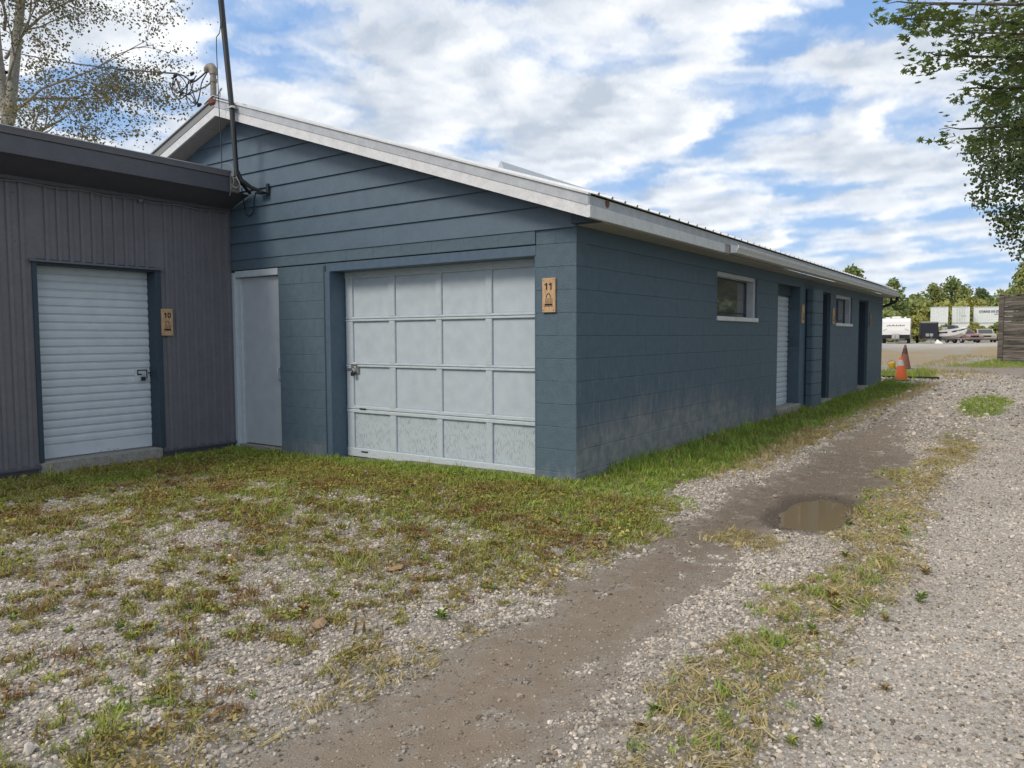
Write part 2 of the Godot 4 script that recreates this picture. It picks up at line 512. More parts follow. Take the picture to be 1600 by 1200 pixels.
# how much of each cover there is: (green grass, dry grass, bare dirt, dampness)
func cover(x: float, z: float) -> Vector4:
	var a := n1.get_noise_2d(x, z)
	var b := n2.get_noise_2d(x, z)
	var c := n3.get_noise_2d(x, z)
	var xw := x + 0.13 * a + 0.10 * b + 0.05 * c
	var zw := z + 0.25 * a + 0.12 * b + 0.05 * c
	var g := 0.0
	var dry := 0.0
	var dirt := 0.0
	var damp := 0.0
	if z > -24.0:
		var near := ss(-19.5, -15.0, z)
		# strip along the long wall
		var edge := 0.80 + 0.25 * ss(-0.6, 0.9, z) + 0.3 * ss(0.4, 1.2, z)
		g = ss(edge + 0.10, edge - 0.16, xw) * ss(1.75, 0.9, zw) * near
		dry = ss(edge - 0.15, edge + 0.02, xw) * ss(edge + 0.42, edge + 0.20, xw) * ss(-0.5, -2.2, zw) * near * (0.55 + 0.6 * a)
		if x < 1.4 and z > -0.3:
			var d := minf(zw, (x + 4.9) * 1.05 + 0.3 * b)
			var near_wall := ss(1.7, 0.5, d)
			var corner := ss(2.9, 1.7, zw + 0.25 * absf(x - 0.1)) * 0.95
			var lot := maxf(near_wall, corner * (0.60 + 0.9 * b))
			lot = maxf(lot, 0.85 * ss(-0.16, 0.20, b + 0.35 * a + 0.25 * c) * ss(5.2, 2.6, zw + 0.4 * (x + 3.0)))
			lot = maxf(lot, 0.55 * ss(-0.06, 0.26, c * 0.9 + 0.45 * b))
			lot = maxf(lot, (0.30 + 0.40 * b) * ss(4.2, 1.8, zw))
			lot *= ss(-0.02, 0.10, z) * lerpf(1.0, 0.45, ss(0.35, 0.12, z) * ss(-3.3, -3.0, x) * ss(-0.2, -0.5, x))
			lot *= ss(1.3, 0.85, xw)
			var olive := clampf(0.58 + 0.8 * b + 0.3 * c - 0.65 * near_wall * ss(0.9, 0.3, d), 0.0, 0.95)
			var clover := ss(1.0, 0.4, sqrt(pow((x + 4.15) / 0.55, 2) + pow((z - 1.95) / 0.42, 2)) + 0.5 * c)
			olive *= 1.0 - 0.9 * clover
			lot = maxf(lot, clover)
			g = maxf(g, lot * (1.0 - olive * 0.65))
			dry = maxf(dry, lot * olive)
			dry = maxf(dry, 0.6 * ss(0.24, 0.06, absf(xw - 1.14)) * ss(0.0, 0.25, b + 0.2) * ss(0.6, 1.5, z))
		# worn wheel track
		var left := 1.36 + 0.08 * ss(2.6, 4.4, z) - 0.02 * ss(-2.0, -5.0, z)
		var right := 1.86 + 0.34 * ss(2.6, 4.6, z) + 0.40 * ss(0.9, -0.4, z) - 0.34 * ss(-2.4, -4.6, z) - 0.35 * ss(-4.0, -8.0, z)
		var xd := xw + 0.10 * c + 0.06 * b
		dirt = ss(left - 0.22, left + 0.12, xd) * ss(right + 0.26, right - 0.22, xd) * ss(-13.0, -5.0, zw)
		dirt *= 1.0 - 0.55 * ss(0.18, 0.5, c + 0.5 * b - 0.10)
		damp = ss(2.1, 0.6, sqrt(pow((x - 1.75) / 0.75, 2) + pow((z + 0.9) / 1.9, 2))) * dirt * 0.45
		damp = maxf(damp, ss(1.75, 1.1, puddle_r(x, z)))
		dirt = maxf(dirt, ss(1.7, 1.2, puddle_r(x, z)))
		# grass between the wheel tracks
		var mid := 2.49 + 0.08 * sin(z * 1.1) + 0.10 * ss(2.5, 4.5, z)
		var wide := 0.185 + 0.11 * b + 0.06 * a
		var m := ss(wide + 0.10, wide - 0.12, absf(xw - mid)) * ss(-6.2, -4.2, zw) * (0.80 + 0.75 * (b + 0.4 * c))
		var patch := ss(1.2, 0.7, sqrt(pow((xw - 2.52) / 0.42, 2) + pow((zw + 10.8) / 2.5, 2)))
		var pick := ss(-0.1, 0.28, a + 0.4 * c)
		dry = maxf(dry, clampf(m, 0, 1) * (1.0 - 0.2 * pick))
		g = maxf(g, clampf(m, 0, 1) * 0.24 * pick)
		g = maxf(g, patch * 0.8)
		dry = maxf(dry, 0.6 * ss(0.28, 0.1, absf(xw - 1.8)) * ss(0.25, 0.1, absf(zw - 1.0)))
		if x > 3.6:
			g = maxf(g, ss(4.0, 4.9, xw + 0.3 * c) * (0.9 + 0.4 * b))
			dry = maxf(dry, ss(3.7, 4.6, xw) * 0.4)
	if z < -15.0:
		var far := ss(-15.0, -24.0, z)
		# green tuft bed by the kerb timber, ochre grass beyond, bright gravel before the parked vehicles
		var bed := ss(0.85, 0.35, xw) * ss(-19.6, -20.4, zw) * ss(-25.5, -23.0, zw)
		var fencegrass := ss(-36.0, -37.6, zw) * ss(-44.0, -40.0, zw) * ss(0.7, 1.7, xw + 0.5 * a) + ss(-29.0, -32.0, zw) * ss(-39.5, -38.0, zw) * ss(0.6, 1.7, xw + 0.12 * (z + 38.0))
		g = maxf(g, maxf(bed, clampf(fencegrass, 0, 1)))
		var ochre := ss(-29.0, -33.0, zw) * ss(-58.0, -47.0, zw) * ss(1.2, -2.5, xw + 1.5 * a) * (0.85 + 0.7 * a)
		ochre = maxf(ochre, ss(-41.0, -46.0, zw) * ss(-66.0, -56.0, zw) * ss(-1.5, 0.5, xw) * 0.85)
		ochre = maxf(ochre, far * 0.45 * ss(0.0, 0.4, a))
		dry = maxf(dry, clampf(ochre, 0, 1) * far)
		dirt = maxf(dirt, 0.6 * ss(-22.0, -25.0, zw) * ss(-34.0, -29.0, zw) * ss(-3.0, 0.0, xw + a))
		g = maxf(g, ss(-92.0, -110.0, z) * 0.8)
	if x > 7.0 or x < -10.5:
		g = maxf(g, 0.75 * maxf(ss(7.0, 9.0, x + a), ss(-10.5, -12.0, x + a)) * ss(-66.0, -58.0, z))
	return Vector4(clampf(g, 0, 1), clampf(dry, 0, 1), clampf(dirt, 0, 1), clampf(damp, 0, 1))

var map_rows := []
func map_row(y: int) -> void:
	var o := PackedByteArray()
	o.resize(1024 * 4)
	var z := world_of(GZ, y + 0.5)
	for x in 1024:
		var wx := world_of(GX, x + 0.5)
		var k := cover(wx, z)
		var t := 0.5 + 0.5 * n1.get_noise_2d(wx * 0.6 + 40.0, z * 0.6)
		var t2 := 0.5 + 0.5 * n3.get_noise_2d(wx * 1.6, z * 1.6)
		var road := ss(2.4, 2.9, wx) * ss(-14.0, -6.0, z)
		var q := Color(0.37, 0.345, 0.31).lerp(Color(0.52, 0.50, 0.465), t)
		q = q.lerp(Color(0.37, 0.335, 0.285), 0.6 * road)
		var near_stones := ss(-13.0, -5.0, z) * ss(5.6, 4.6, wx) * ss(-6.0, -5.0, wx)
		q = q.lerp(Color(0.150, 0.126, 0.100).lerp(Color(0.24, 0.215, 0.185), t2 * 0.7), 0.88 * near_stones * ss(2.95, 2.6, wx))
		q = q.lerp(Color(0.50, 0.48, 0.445), 0.7 * ss(-56.0, -64.0, z) * ss(-92.0, -84.0, z))
		var alpha := lerpf(0.34 + 0.18 * road, 0.62, near_stones)
		alpha = lerpf(alpha, 0.75, ss(-14.0, -30.0, z))
		# soil under the weeds
		var soil := Color(0.105, 0.085, 0.058).lerp(Color(0.165, 0.14, 0.10), t2)
		var veg := clampf(k.x + k.y, 0, 1)
		var turf := Color(0.075, 0.095, 0.026).lerp(Color(0.115, 0.125, 0.042), t2)
		if z < -14.0:
			soil = soil.lerp(turf, ss(-14.0, -20.0, z) * k.x / maxf(veg, 0.01)).lerp(Color(0.31, 0.215, 0.080), ss(-14.0, -20.0, z) * k.y / maxf(veg, 0.01))
		if z < -20.0:
			var streak := 0.5 + 0.5 * n2.get_noise_2d(wx * 0.25 + 9.0, z * 0.9)
			q = q * lerpf(1.0, 0.42 + 0.42 * streak, ss(-20.0, -25.0, z) * ss(-62.0, -50.0, z))
		soil = soil.lerp(turf, ss(3.9, 4.9, wx))
		q = q.lerp(soil, veg * 0.88)
		alpha = lerpf(alpha, 0.92, veg * 0.85)
		var dirt := Color(0.185, 0.143, 0.104).lerp(Color(0.275, 0.226, 0.174), t2 * 0.6 + t * 0.4)
		dirt = dirt.lerp(Color(0.075, 0.058, 0.043), k.w * 0.9)
		q = q.lerp(dirt, k.z)
		alpha = lerpf(alpha, 0.97, k.z)
		q = q.linear_to_srgb()
		o[x * 4] = q.r8
		o[x * 4 + 1] = q.g8
		o[x * 4 + 2] = q.b8
		o[x * 4 + 3] = int(alpha * 255)
	map_rows[y] = o

func make_ground() -> void:
	n1 = noise(41, 0.33, 3)
	n2 = noise(42, 1.3, 3)
	n3 = noise(43, 5.0, 3)
	map_rows.resize(2048)
	var id := WorkerThreadPool.add_group_task(map_row, 2048, -1, true)
	WorkerThreadPool.wait_for_group_task_completion(id)
	var all := PackedByteArray()
	for y in 2048:
		all.append_array(map_rows[y])
	map_rows.clear()
	# crushed stone tile
	var cell := noise(51, 0.085, 1, FastNoiseLite.TYPE_CELLULAR)
	cell.cellular_return_type = FastNoiseLite.RETURN_CELL_VALUE
	cell.cellular_jitter = 0.95
	var edge := noise(51, 0.085, 1, FastNoiseLite.TYPE_CELLULAR)
	edge.cellular_return_type = FastNoiseLite.RETURN_DISTANCE2_SUB
	edge.cellular_jitter = 0.95
	var cv := bytes_of(cell.get_seamless_image(1024, 1024, false, false, 0.06, true))
	var ev := bytes_of(edge.get_seamless_image(1024, 1024, false, false, 0.06, true))
	var stone := PackedByteArray()
	stone.resize(1024 * 1024 * 3)
	var hgt := PackedByteArray()
	hgt.resize(1024 * 1024)
	var lut := []
	for k in 256:
		var t := k / 255.0
		lut.append(Color(0.16, 0.145, 0.125).lerp(Color(0.66, 0.64, 0.60), t).linear_to_srgb())
	for k in 1024 * 1024:
		var e := minf(ev[k] / 90.0, 1.0)
		var q: Color = lut[int((0.25 + 0.75 * cv[k] / 255.0) * (0.2 + 0.8 * sqrt(e)) * 255.0)]
		stone[k * 3] = q.r8
		stone[k * 3 + 1] = q.g8
		stone[k * 3 + 2] = q.b8
		hgt[k] = int((0.55 + 0.45 * cv[k] / 255.0) * sqrt(e) * 255.0)
	var m := mat(Color.WHITE, 0.92, 0.0, 0.35)
	m.albedo_texture = tex(stone, 1024, 1024)
	relief(m, tex(hgt, 1024, 1024, Image.FORMAT_L8), 0.22)
	m.detail_enabled = true
	m.detail_blend_mode = BaseMaterial3D.BLEND_MODE_MIX
	m.detail_uv_layer = BaseMaterial3D.DETAIL_UV_2
	m.detail_albedo = tex(all, 1024, 2048, Image.FORMAT_RGBA8)
	# the sheet: fine where it is near
	var xs := PackedFloat32Array()
	var zs := PackedFloat32Array()
	for s in [[-600.0, -120.0, 6], [-120.0, -12.0, 24], [-12.0, -5.4, 20], [-5.4, 4.6, 200], [4.6, 12.0, 24], [12.0, 120.0, 24], [120.0, 600.0, 6]]:
		for k in s[2]:
			xs.append(lerpf(s[0], s[1], float(k) / s[2]))
	xs.append(600.0)
	for s in [[40.0, 8.0, 8], [8.0, 4.6, 20], [4.6, -8.0, 250], [-8.0, -22.0, 120], [-22.0, -45.0, 60], [-45.0, -95.0, 40], [-95.0, -420.0, 20], [-420.0, -1500.0, 6]]:
		for k in s[2]:
			zs.append(lerpf(s[0], s[1], float(k) / s[2]))
	zs.append(-1500.0)
	var b := MB.new()
	var w := xs.size()
	for z in zs:
		for x in xs:
			b.v.append(Vector3(x, ground_y(x, z), z))
			var e := 0.03
			b.n.append(Vector3(ground_y(x - e, z) - ground_y(x + e, z), 2 * e, ground_y(x, z - e) - ground_y(x, z + e)).normalized())
			b.uv.append(Vector2(x, z) * 0.72)
			b.uv2.append(Vector2(clampf(pixel_of(GX, x) / 1024.0, 0.001, 0.999), clampf(pixel_of(GZ, clampf(z, -420.0, 8.0)) / 2048.0, 0.001, 0.999)))
			b.c.append(Color.WHITE)
	for r in zs.size() - 1:
		for k in w - 1:
			var a := r * w + k
			b.i.append_array([a, a + w, a + 1, a + 1, a + w, a + w + 1])
	var g := top("ground", b, m)
	tag(g, "gravel lot and driveway with worn wheel tracks and weedy patches", "", "", "structure")
	# standing water
	var p := MB.new()
	var ring := []
	for k in 40:
		var an := TAU * k / 40
		var u := cos(an) * 1.4
		var s := sin(an) * 1.4
		ring.append(Vector3(PUDDLE.x + u * 0.22 - s * 0.117, -0.045, PUDDLE.y - u * 0.21 - s * 0.498))
	for k in 40:
		p.tri(Vector3(PUDDLE.x, -0.045, PUDDLE.y), ring[k], ring[(k + 1) % 40])
	var water := mat(lin(0.215, 0.168, 0.10), 0.02, 0.0, 0.5)
	tag(top("puddle_water", p, water), "brown rainwater standing in the pothole of the wheel track", "", "", "structure")

# ------------------------------------------------------------------ loose cover: stones, grass, leaves
func rock(sd: int) -> ArrayMesh:
	var r := RandomNumberGenerator.new()
	r.seed = sd
	var s := SphereMesh.new()
	s.radial_segments = 6
	s.rings = 3
	s.radius = 0.5
	s.height = 1.0
	var a := s.get_mesh_arrays()
	var vv: PackedVector3Array = a[Mesh.ARRAY_VERTEX]
	var moved := {}
	for k in vv.size():
		var key := vv[k].snapped(Vector3(0.01, 0.01, 0.01))
		if not moved.has(key):
			moved[key] = vv[k] * Vector3(1, 0.62, 0.8) * r.randf_range(0.78, 1.15) + Vector3(r.randf_range(-0.07, 0.07), r.randf_range(-0.05, 0.05), r.randf_range(-0.07, 0.07))
		vv[k] = moved[key]
	var b := MB.new()
	var ix: PackedInt32Array = a[Mesh.ARRAY_INDEX]
	for k in range(0, ix.size(), 3):
		b.tri(vv[ix[k]], vv[ix[k + 2]], vv[ix[k + 1]])
	return b.mesh()

func scatter(called: String, mesh: Mesh, material: Material, places: Array, tints: PackedColorArray, label: String) -> void:
	var mm := MultiMesh.new()
	mm.transform_format = MultiMesh.TRANSFORM_3D
	mm.use_colors = true
	mm.mesh = mesh
	mm.instance_count = places.size()
	var buf := PackedFloat32Array()
	buf.resize(places.size() * 16)
	var k := 0
	for q in places.size():
		var t: Transform3D = places[q]
		var e := t.basis
		buf[k] = e.x.x; buf[k + 1] = e.y.x; buf[k + 2] = e.z.x; buf[k + 3] = t.origin.x
		buf[k + 4] = e.x.y; buf[k + 5] = e.y.y; buf[k + 6] = e.z.y; buf[k + 7] = t.origin.y
		buf[k + 8] = e.x.z; buf[k + 9] = e.y.z; buf[k + 10] = e.z.z; buf[k + 11] = t.origin.z
		var c := tints[q]
		buf[k + 12] = c.r; buf[k + 13] = c.g; buf[k + 14] = c.b; buf[k + 15] = 1.0
		k += 16
	mm.buffer = buf
	var o := MultiMeshInstance3D.new()
	o.name = numbered(called)
	o.multimesh = mm
	o.material_override = material
	add_child(o)
	tag(o, label, "", "", "stuff")

func blocked(x: float, z: float) -> bool:
	return (x < 0.0 and z < 0.0 and z > -15.6 and x > -9.6) or (x < -4.9 and z > -0.1)

func make_cover() -> void:
	rng.seed = 77
	var stone_m := mat(Color.WHITE, 0.9, 0.0, 0.3)
	stone_m.vertex_color_use_as_albedo = true
	var kinds := [rock(1), rock(2), rock(3), rock(4)]
	var where := [[], [], [], []]
	var tint := [PackedColorArray(), PackedColorArray(), PackedColorArray(), PackedColorArray()]
	# [x0, x1, z0, z1, stones per square metre, size]
	for zone in [[-4.9, 4.4, 0.0, 5.15, 7400, 0.0120], [0.6, 4.6, -5.0, 0.0, 3800, 0.0140], [0.6, 5.0, -13.0, -5.0, 420, 0.030], [-2.0, 5.5, -24.0, -13.0, 120, 0.045]]:
		var count := int((zone[1] - zone[0]) * (zone[3] - zone[2]) * zone[4])
		for k in count:
			var x := rng.randf_range(zone[0], zone[1])
			var z := rng.randf_range(zone[2], zone[3])
			var pick := rng.randi() % 4
			var roll := rng.randf()
			var size: float = zone[5] * exp(rng.randfn(0.0, 0.38))
			var q := cover(x, z)
			var chance := (1.0 - 0.62 * q.z) * (1.0 - 0.62 * q.x) * (1.0 - 0.5 * q.y)
			chance *= ss(4.75, 3.9, x + 0.5 * n2.get_noise_2d(x, z))
			if x > 2.75:
				size *= 0.85
			if q.z > 0.5:
				size *= rng.randf_range(0.25, 0.8)
			if puddle_r(x, z) < 1.0 or roll > chance or blocked(x, z):
				continue
			var e := Basis(Vector3(rng.randf() - 0.5, rng.randf() * 2.0 + 0.3, rng.randf() - 0.5).normalized(), rng.randf() * TAU).scaled(Vector3(size, size * rng.randf_range(0.7, 1.1), size))
			where[pick].append(Transform3D(e, Vector3(x, ground_y(x, z) + size * rng.randf_range(-0.12, 0.22), z)))
			var g := clampf(rng.randfn(0.40, 0.13), 0.10, 0.70)
			var warm := rng.randf_range(0.82, 0.97)
			if q.z > 0.4:
				g = clampf(rng.randfn(0.27, 0.08), 0.12, 0.55) * (1.0 - 0.45 * q.w)
				warm *= 0.92
			g *= 0.80 + 0.45 * (0.5 + 0.5 * n2.get_noise_2d(x * 0.8, z * 0.8))
			tint[pick].append(Color(g * 1.04, g * lerpf(warm, 0.96, 0.5), g * warm * lerpf(0.76, 0.90, warm)))
	for k in 4:
		scatter("gravel", kinds[k], stone_m, where[k], tint[k], "loose pale crushed stone covering the lot and driveway")
	# grass tufts
	var grass_m := mat(Color.WHITE, 0.62, 0.0, 0.35)
	grass_m.vertex_color_use_as_albedo = true
	grass_m.backlight_enabled = true
	grass_m.backlight = Color(0.45, 0.45, 0.35)
	var tufts := [tuft(1, 14, 0.055, 1.0), tuft(2, 16, 0.045, 0.6), tuft(3, 12, 0.07, 1.3), sprig(7, 26, 0.030), sprig(8, 34, 0.024)]
	var gw := [[], [], [], [], []]
	var gc := [PackedColorArray(), PackedColorArray(), PackedColorArray(), PackedColorArray(), PackedColorArray()]
	for zone in [[-4.9, 4.6, -0.05, 5.1, 1300], [0.0, 4.0, -5.0, 0.0, 1150], [0.0, 4.6, -16.5, -5.0, 620], [-3.0, 8.0, -26.0, -16.0, 110], [-1.0, 9.0, -45.0, -29.0, 70], [3.6, 10.0, -18.0, 5.0, 420]]:
		var count := int((zone[1] - zone[0]) * (zone[3] - zone[2]) * zone[4])
		for k in count:
			var x := rng.randf_range(zone[0], zone[1])
			var z := rng.randf_range(zone[2], zone[3])
			var roll := rng.randf()
			var pick := rng.randi() % 3
			var turn := rng.randf() * TAU
			var s := exp(rng.randfn(0.0, 0.28))
			var hue := rng.randf()
			if blocked(x, z):
				continue
			var q := cover(x, z)
			var total := clampf(q.x + q.y, 0, 1)
			if roll > total * 0.9 or puddle_r(x, z) < 1.3:
				continue
			var dry := hue < q.y / maxf(q.x + q.y, 0.001)
			var tall := 1.0
			if x > -0.1 and x < 1.0 and z < 0.4:
				tall = (0.85 + 0.8 * ss(0.45, 0.05, x) + 0.35 * n2.get_noise_2d(x, z)) * lerpf(1.0, 0.5, ss(-1.2, 0.1, z))
			elif x > 2.0:
				tall = 0.6 if not dry else 0.5
			elif z > 0.0:
				tall = 0.60 + 0.15 * ss(0.9, 0.1, minf(z, x + 4.9)) + 0.25 * n2.get_noise_2d(x * 1.3, z)
			if z < -15.0:
				tall *= 2.2 if x < 2.0 and z > -27.0 and z < -19.0 else 1.5
			var lie := Basis(Vector3(rng.randfn(0, 1), 0, rng.randfn(0, 1)).normalized(), rng.randf_range(0.0, 0.35) + (0.5 if dry and x > 0.9 else 0.0))
			var e := (lie * Basis(Vector3.UP, turn)).scaled(Vector3(s, s * tall, s))
			if x < 1.25 and z > 0.25 and hue * 7.0 - floorf(hue * 7.0) < 0.24:
				pick = 3 + pick % 2
				e = Basis(Vector3.UP, turn).scaled(Vector3.ONE * s * 1.15)
			gw[pick].append(Transform3D(e, Vector3(x, ground_y(x, z) - 0.003, z)))
			var c := Color(0.23, 0.36, 0.055).lerp(Color(0.36, 0.44, 0.09), rng.randf())
			if z > 0.3 and x < 1.4:
				c = c.lerp(Color(0.33, 0.29, 0.08), clampf(0.35 + 0.4 * rng.randf() + 0.9 * n1.get_noise_2d(x * 2.0, z * 2.0 + 7.0), 0, 1))
			if x > -0.1 and x < 1.0 and z < 0.4:
				c = c * (0.72 + 0.55 * (0.5 + 0.5 * n2.get_noise_2d(x * 0.9, z * 0.9)))
				if hue * 11.0 - floorf(hue * 11.0) < 0.10:
					c = Color(0.42, 0.36, 0.17)
			if dry:
				c = Color(0.36, 0.30, 0.12).lerp(Color(0.60, 0.50, 0.27), rng.randf())
				if z > 0.2 and x < 1.1:
					c = Color(0.24, 0.125, 0.055).lerp(Color(0.38, 0.35, 0.12), clampf(rng.randf() + 0.9 * n2.get_noise_2d(x + 31.0, z), 0, 1))
			gc[pick].append(c * rng.randf_range(0.75, 1.15))
	for k in 5:
		scatter("grass", tufts[k], grass_m, gw[k], gc[k], "short grass and weeds growing along the walls and between the wheel tracks")

func sprig(sd: int, leaves: int, reach: float) -> ArrayMesh:   # low mat of tiny leaves
	var r := RandomNumberGenerator.new()
	r.seed = sd
	var b := MB.new()
	for k in leaves:
		var an := r.randf() * TAU
		var d := reach * sqrt(r.randf())
		var at := Vector3(cos(an) * d, r.randf_range(0.002, 0.024), sin(an) * d)
		var l := r.randf_range(0.004, 0.009)
		var e := Basis.from_euler(Vector3(r.randf_range(-0.7, 0.7), r.randf() * TAU, r.randf_range(-0.7, 0.7)))
		var f := r.randf_range(0.65, 1.25)
		b.col = Color(f * r.randf_range(0.95, 1.2), f, f * 0.9)
		b.quad(at + e * Vector3(-l, 0, 0), at + e * Vector3(0, 0.001, l * 0.5), at + e * Vector3(l, 0, 0), at + e * Vector3(0, 0.001, -l * 0.5))
	for k in 4:
		var an := r.randf() * TAU
		var p := Vector3(cos(an), 0, sin(an)) * reach * 0.6
		b.col = Color(0.8, 0.6, 0.5)
		b.tri(p, p + Vector3(0.0016, 0, 0.001), p * 1.3 + Vector3(0, r.randf_range(0.02, 0.045), 0))
	return b.mesh()

func tuft(sd: int, blades: int, tall: float, wide: float) -> ArrayMesh:
	var r := RandomNumberGenerator.new()
	r.seed = sd
	var b := MB.new()
	for k in blades:
		var at := Vector3(r.randfn(0, 0.014) * wide, 0, r.randfn(0, 0.014) * wide)
		var an := r.randf() * TAU
		var out := Vector3(cos(an), 0, sin(an))
		var side := Vector3(-sin(an), 0, cos(an)) * r.randf_range(0.0011, 0.0024)
		var h := tall * r.randf_range(0.45, 1.2)
		var bend := h * r.randf_range(0.15, 0.8) * wide
		var p1 := at + Vector3.UP * h * 0.62 + out * bend * 0.35
		var p2 := at + Vector3.UP * h * r.randf_range(0.8, 1.0) + out * bend
		var f := r.randf_range(0.75, 1.2)
		b.col = Color(f, f, f * 0.95)
		b.quad(at - side, at + side, p1 + side * 0.8, p1 - side * 0.8)
		b.tri(p1 - side * 0.8, p1 + side * 0.8, p2)
	return b.mesh()

func make_weeds() -> void:
	rng.seed = 5
	var m := mat(Color.WHITE, 0.55)
	m.vertex_color_use_as_albedo = true
	m.backlight_enabled = true
	m.backlight = Color(0.4, 0.42, 0.3)
	var shapes := []
	for k in 5:
		var b := MB.new()
		var r := RandomNumberGenerator.new()
		r.seed = 200 + k
		for q in 13 + k * 3:
			var an := q * 2.4 + r.randf() * 0.5
			var l := r.randf_range(0.022, 0.048)
			var up := r.randf_range(0.2, 1.3)
			var w := l * r.randf_range(0.20, 0.32)
			var f := r.randf_range(0.8, 1.25)
			b.col = Color(f, f, f)
			if k == 3 and q % 3 == 0:
				b.col = Color(1.6, 0.75, 0.9)
			var o := Vector3(cos(an), 0, sin(an))
			var s := Vector3(-sin(an), 0, cos(an)) * w
			var base := Vector3(0, 0.004 + 0.012 * q / 9.0, 0)
			var mid := base + o * l * 0.5 + Vector3.UP * l * up * 0.6
			var tip := base + o * l + Vector3.UP * l * (up * 0.75 - 0.1)
			b.quad(base, mid + s * 0.6 - Vector3.UP * 0.002, tip, mid)
			b.quad(base, mid, tip, mid - s * 0.6 + Vector3.UP * 0.002)
		shapes.append(b.mesh())
	var mats := []
	for c in [Color(0.32, 0.44, 0.09), Color(0.46, 0.50, 0.11), Color(0.25, 0.36, 0.10), Color(0.42, 0.30, 0.10)]:
		var w: StandardMaterial3D = m.duplicate()
		w.albedo_color = c.linear_to_srgb()
		mats.append(w)
	var made := 0
	while made < 120:
		var x := rng.randf_range(-4.2, 1.2) if made < 104 else rng.randf_range(2.2, 2.9)
		var z := rng.randf_range(0.8, 4.3) if made < 104 else rng.randf_range(0.0, 3.6)
		var d := Vector2(x - 3.31, z - 5.72)
		if d.length() < 2.4 or cover(x, z).z > 0.3 or d.normalized().dot(Vector2(-0.573, -0.819)) < 0.78:
			continue
		var tone := rng.randi() % 4
		var o := top("broadleaf_weed", shapes[made % 5], mats[tone])
		o.position = Vector3(x, ground_y(x, z), z)
		o.rotation.y = rng.randf() * TAU
		o.scale = Vector3.ONE * rng.randf_range(0.45, 1.0)
		var spot := "between the wheel tracks" if x > 1.9 else "in the open gravel of the lot" if z > 2.4 else "nearest the garage door" if x > -2.4 else "nearest the metal clad wall"
		tag(o, "small low %s broadleaf weed growing %s" % [["fresh green", "yellow green", "dark green", "brownish"][tone], spot], "weed", "broadleaf weeds in the gravel")
		made += 1
	# fallen leaves
	var leaf := MB.new()
	for k in 6:
		var a := TAU * k / 6
		var e := TAU * (k + 1) / 6
		leaf.tri(Vector3(0, 0.012, 0), Vector3(cos(e) * 0.05, 0.004 * (k % 2), sin(e) * 0.03), Vector3(cos(a) * 0.05, 0.004 * ((k + 1) % 2), sin(a) * 0.03))
	var brown := mat(lin(0.33, 0.22, 0.13), 0.8)
	for p in [[-0.45, 3.35], [-1.9, 3.0], [0.4, 2.7], [-0.9, 3.9], [1.0, -3.4], [0.95, -3.9], [-2.6, 3.1], [0.7, 3.5]]:
		var o := top("fallen_leaf", leaf, brown)
		o.position = Vector3(p[0], ground_y(p[0], p[1]) + 0.016, p[1])
		o.rotation = Vector3(0.2, p[0] * 3.0, 0.15)
		tag(o, "curled dry brown leaf lying on the ground", "leaf", "fallen leaves")

# ------------------------------------------------------------------ the long block building
const COURSE := 0.2032
const RIDGE := -4.79
const PITCH := 0.3297
const BACK := -15.6

func under(x: float) -> float:          # underside of the rake at x
	return 3.936 - absf(x - RIDGE) * PITCH

func stain_map() -> ImageTexture:
	var o := PackedByteArray()
	o.resize(1024 * 128 * 4)
	var a := noise(61, 0.9, 4)
	var b := noise(62, 6.0, 3)
	for y in 128:
		var h := 2.3 * (1.0 - (y + 0.5) / 128.0)
		for x in 1024:
			var q := 0.0
			if x < 768:
				var z := -16.0 * x / 768.0
				var top_ := 0.55 + 0.22 * a.get_noise_2d(z * 1.5, 3.0) - 0.42 * ss(-3.4, -6.5, z) - 0.15 * ss(-0.9, -0.1, z)
				q = ss(top_ + 0.22, top_ - 0.30, h + 0.16 * b.get_noise_2d(z * 3.0, h * 0.5)) * (0.70 + 0.5 * b.get_noise_2d(z, h))
				q = maxf(q, 0.55 * ss(0.14, 0.02, h + 0.1 * a.get_noise_2d(z * 4.0, 0.0)))
				q = maxf(q, 0.35 * ss(0.30, 0.5, b.get_noise_2d(z * 4.0, h * 0.25)) * ss(1.4, 0.4, h))
			else:
				var z := -5.2 * (x - 768) / 256.0
				q = 0.6 * ss(0.10, -0.06, h - 0.05 + 0.1 * b.get_noise_2d(z * 2.0, h)) * (0.75 + 0.6 * a.get_noise_2d(z * 2.0, h))
			var k := (y * 1024 + x) * 4
			var t := 0.5 + 0.5 * b.get_noise_2d(x * 0.05 + 50.0, h * 2.0)
			var c := Color(0.20, 0.215, 0.225).lerp(Color(0.33, 0.33, 0.325), t).linear_to_srgb()
			o[k] = c.r8
			o[k + 1] = c.g8
			o[k + 2] = c.b8
			o[k + 3] = int(clampf(q * 1.15, 0, 1) * 235)
	return tex(o, 1024, 128, Image.FORMAT_RGBA8)

func block(parent: Node3D, lo: Vector3, hi: Vector3, on_side: bool) -> void:
	var b := MB.new()
	var j := rng.randf_range(-0.0008, 0.0008)
	if on_side:
		b.box(lo, hi + Vector3(j, 0, 0), Vector3(0.005, 0.006, 0.0005))
	else:
		b.box(lo, hi + Vector3(0, 0, j), Vector3(0.0012, 0.0045, 0.004))
	for k in b.v.size():
		var p := b.v[k]
		var u := (-p.z / 16.0) * 0.75 if absf(b.n[k].x) > 0.5 else 0.75 + 0.25 * clampf(-p.x / 5.2, 0, 0.999)
		b.uv2[k] = Vector2(clampf(u, 0.002, 0.998), clampf(1.0 - p.y / 2.3, 0.004, 0.996))
	put("concrete_block", b, M.block, parent)

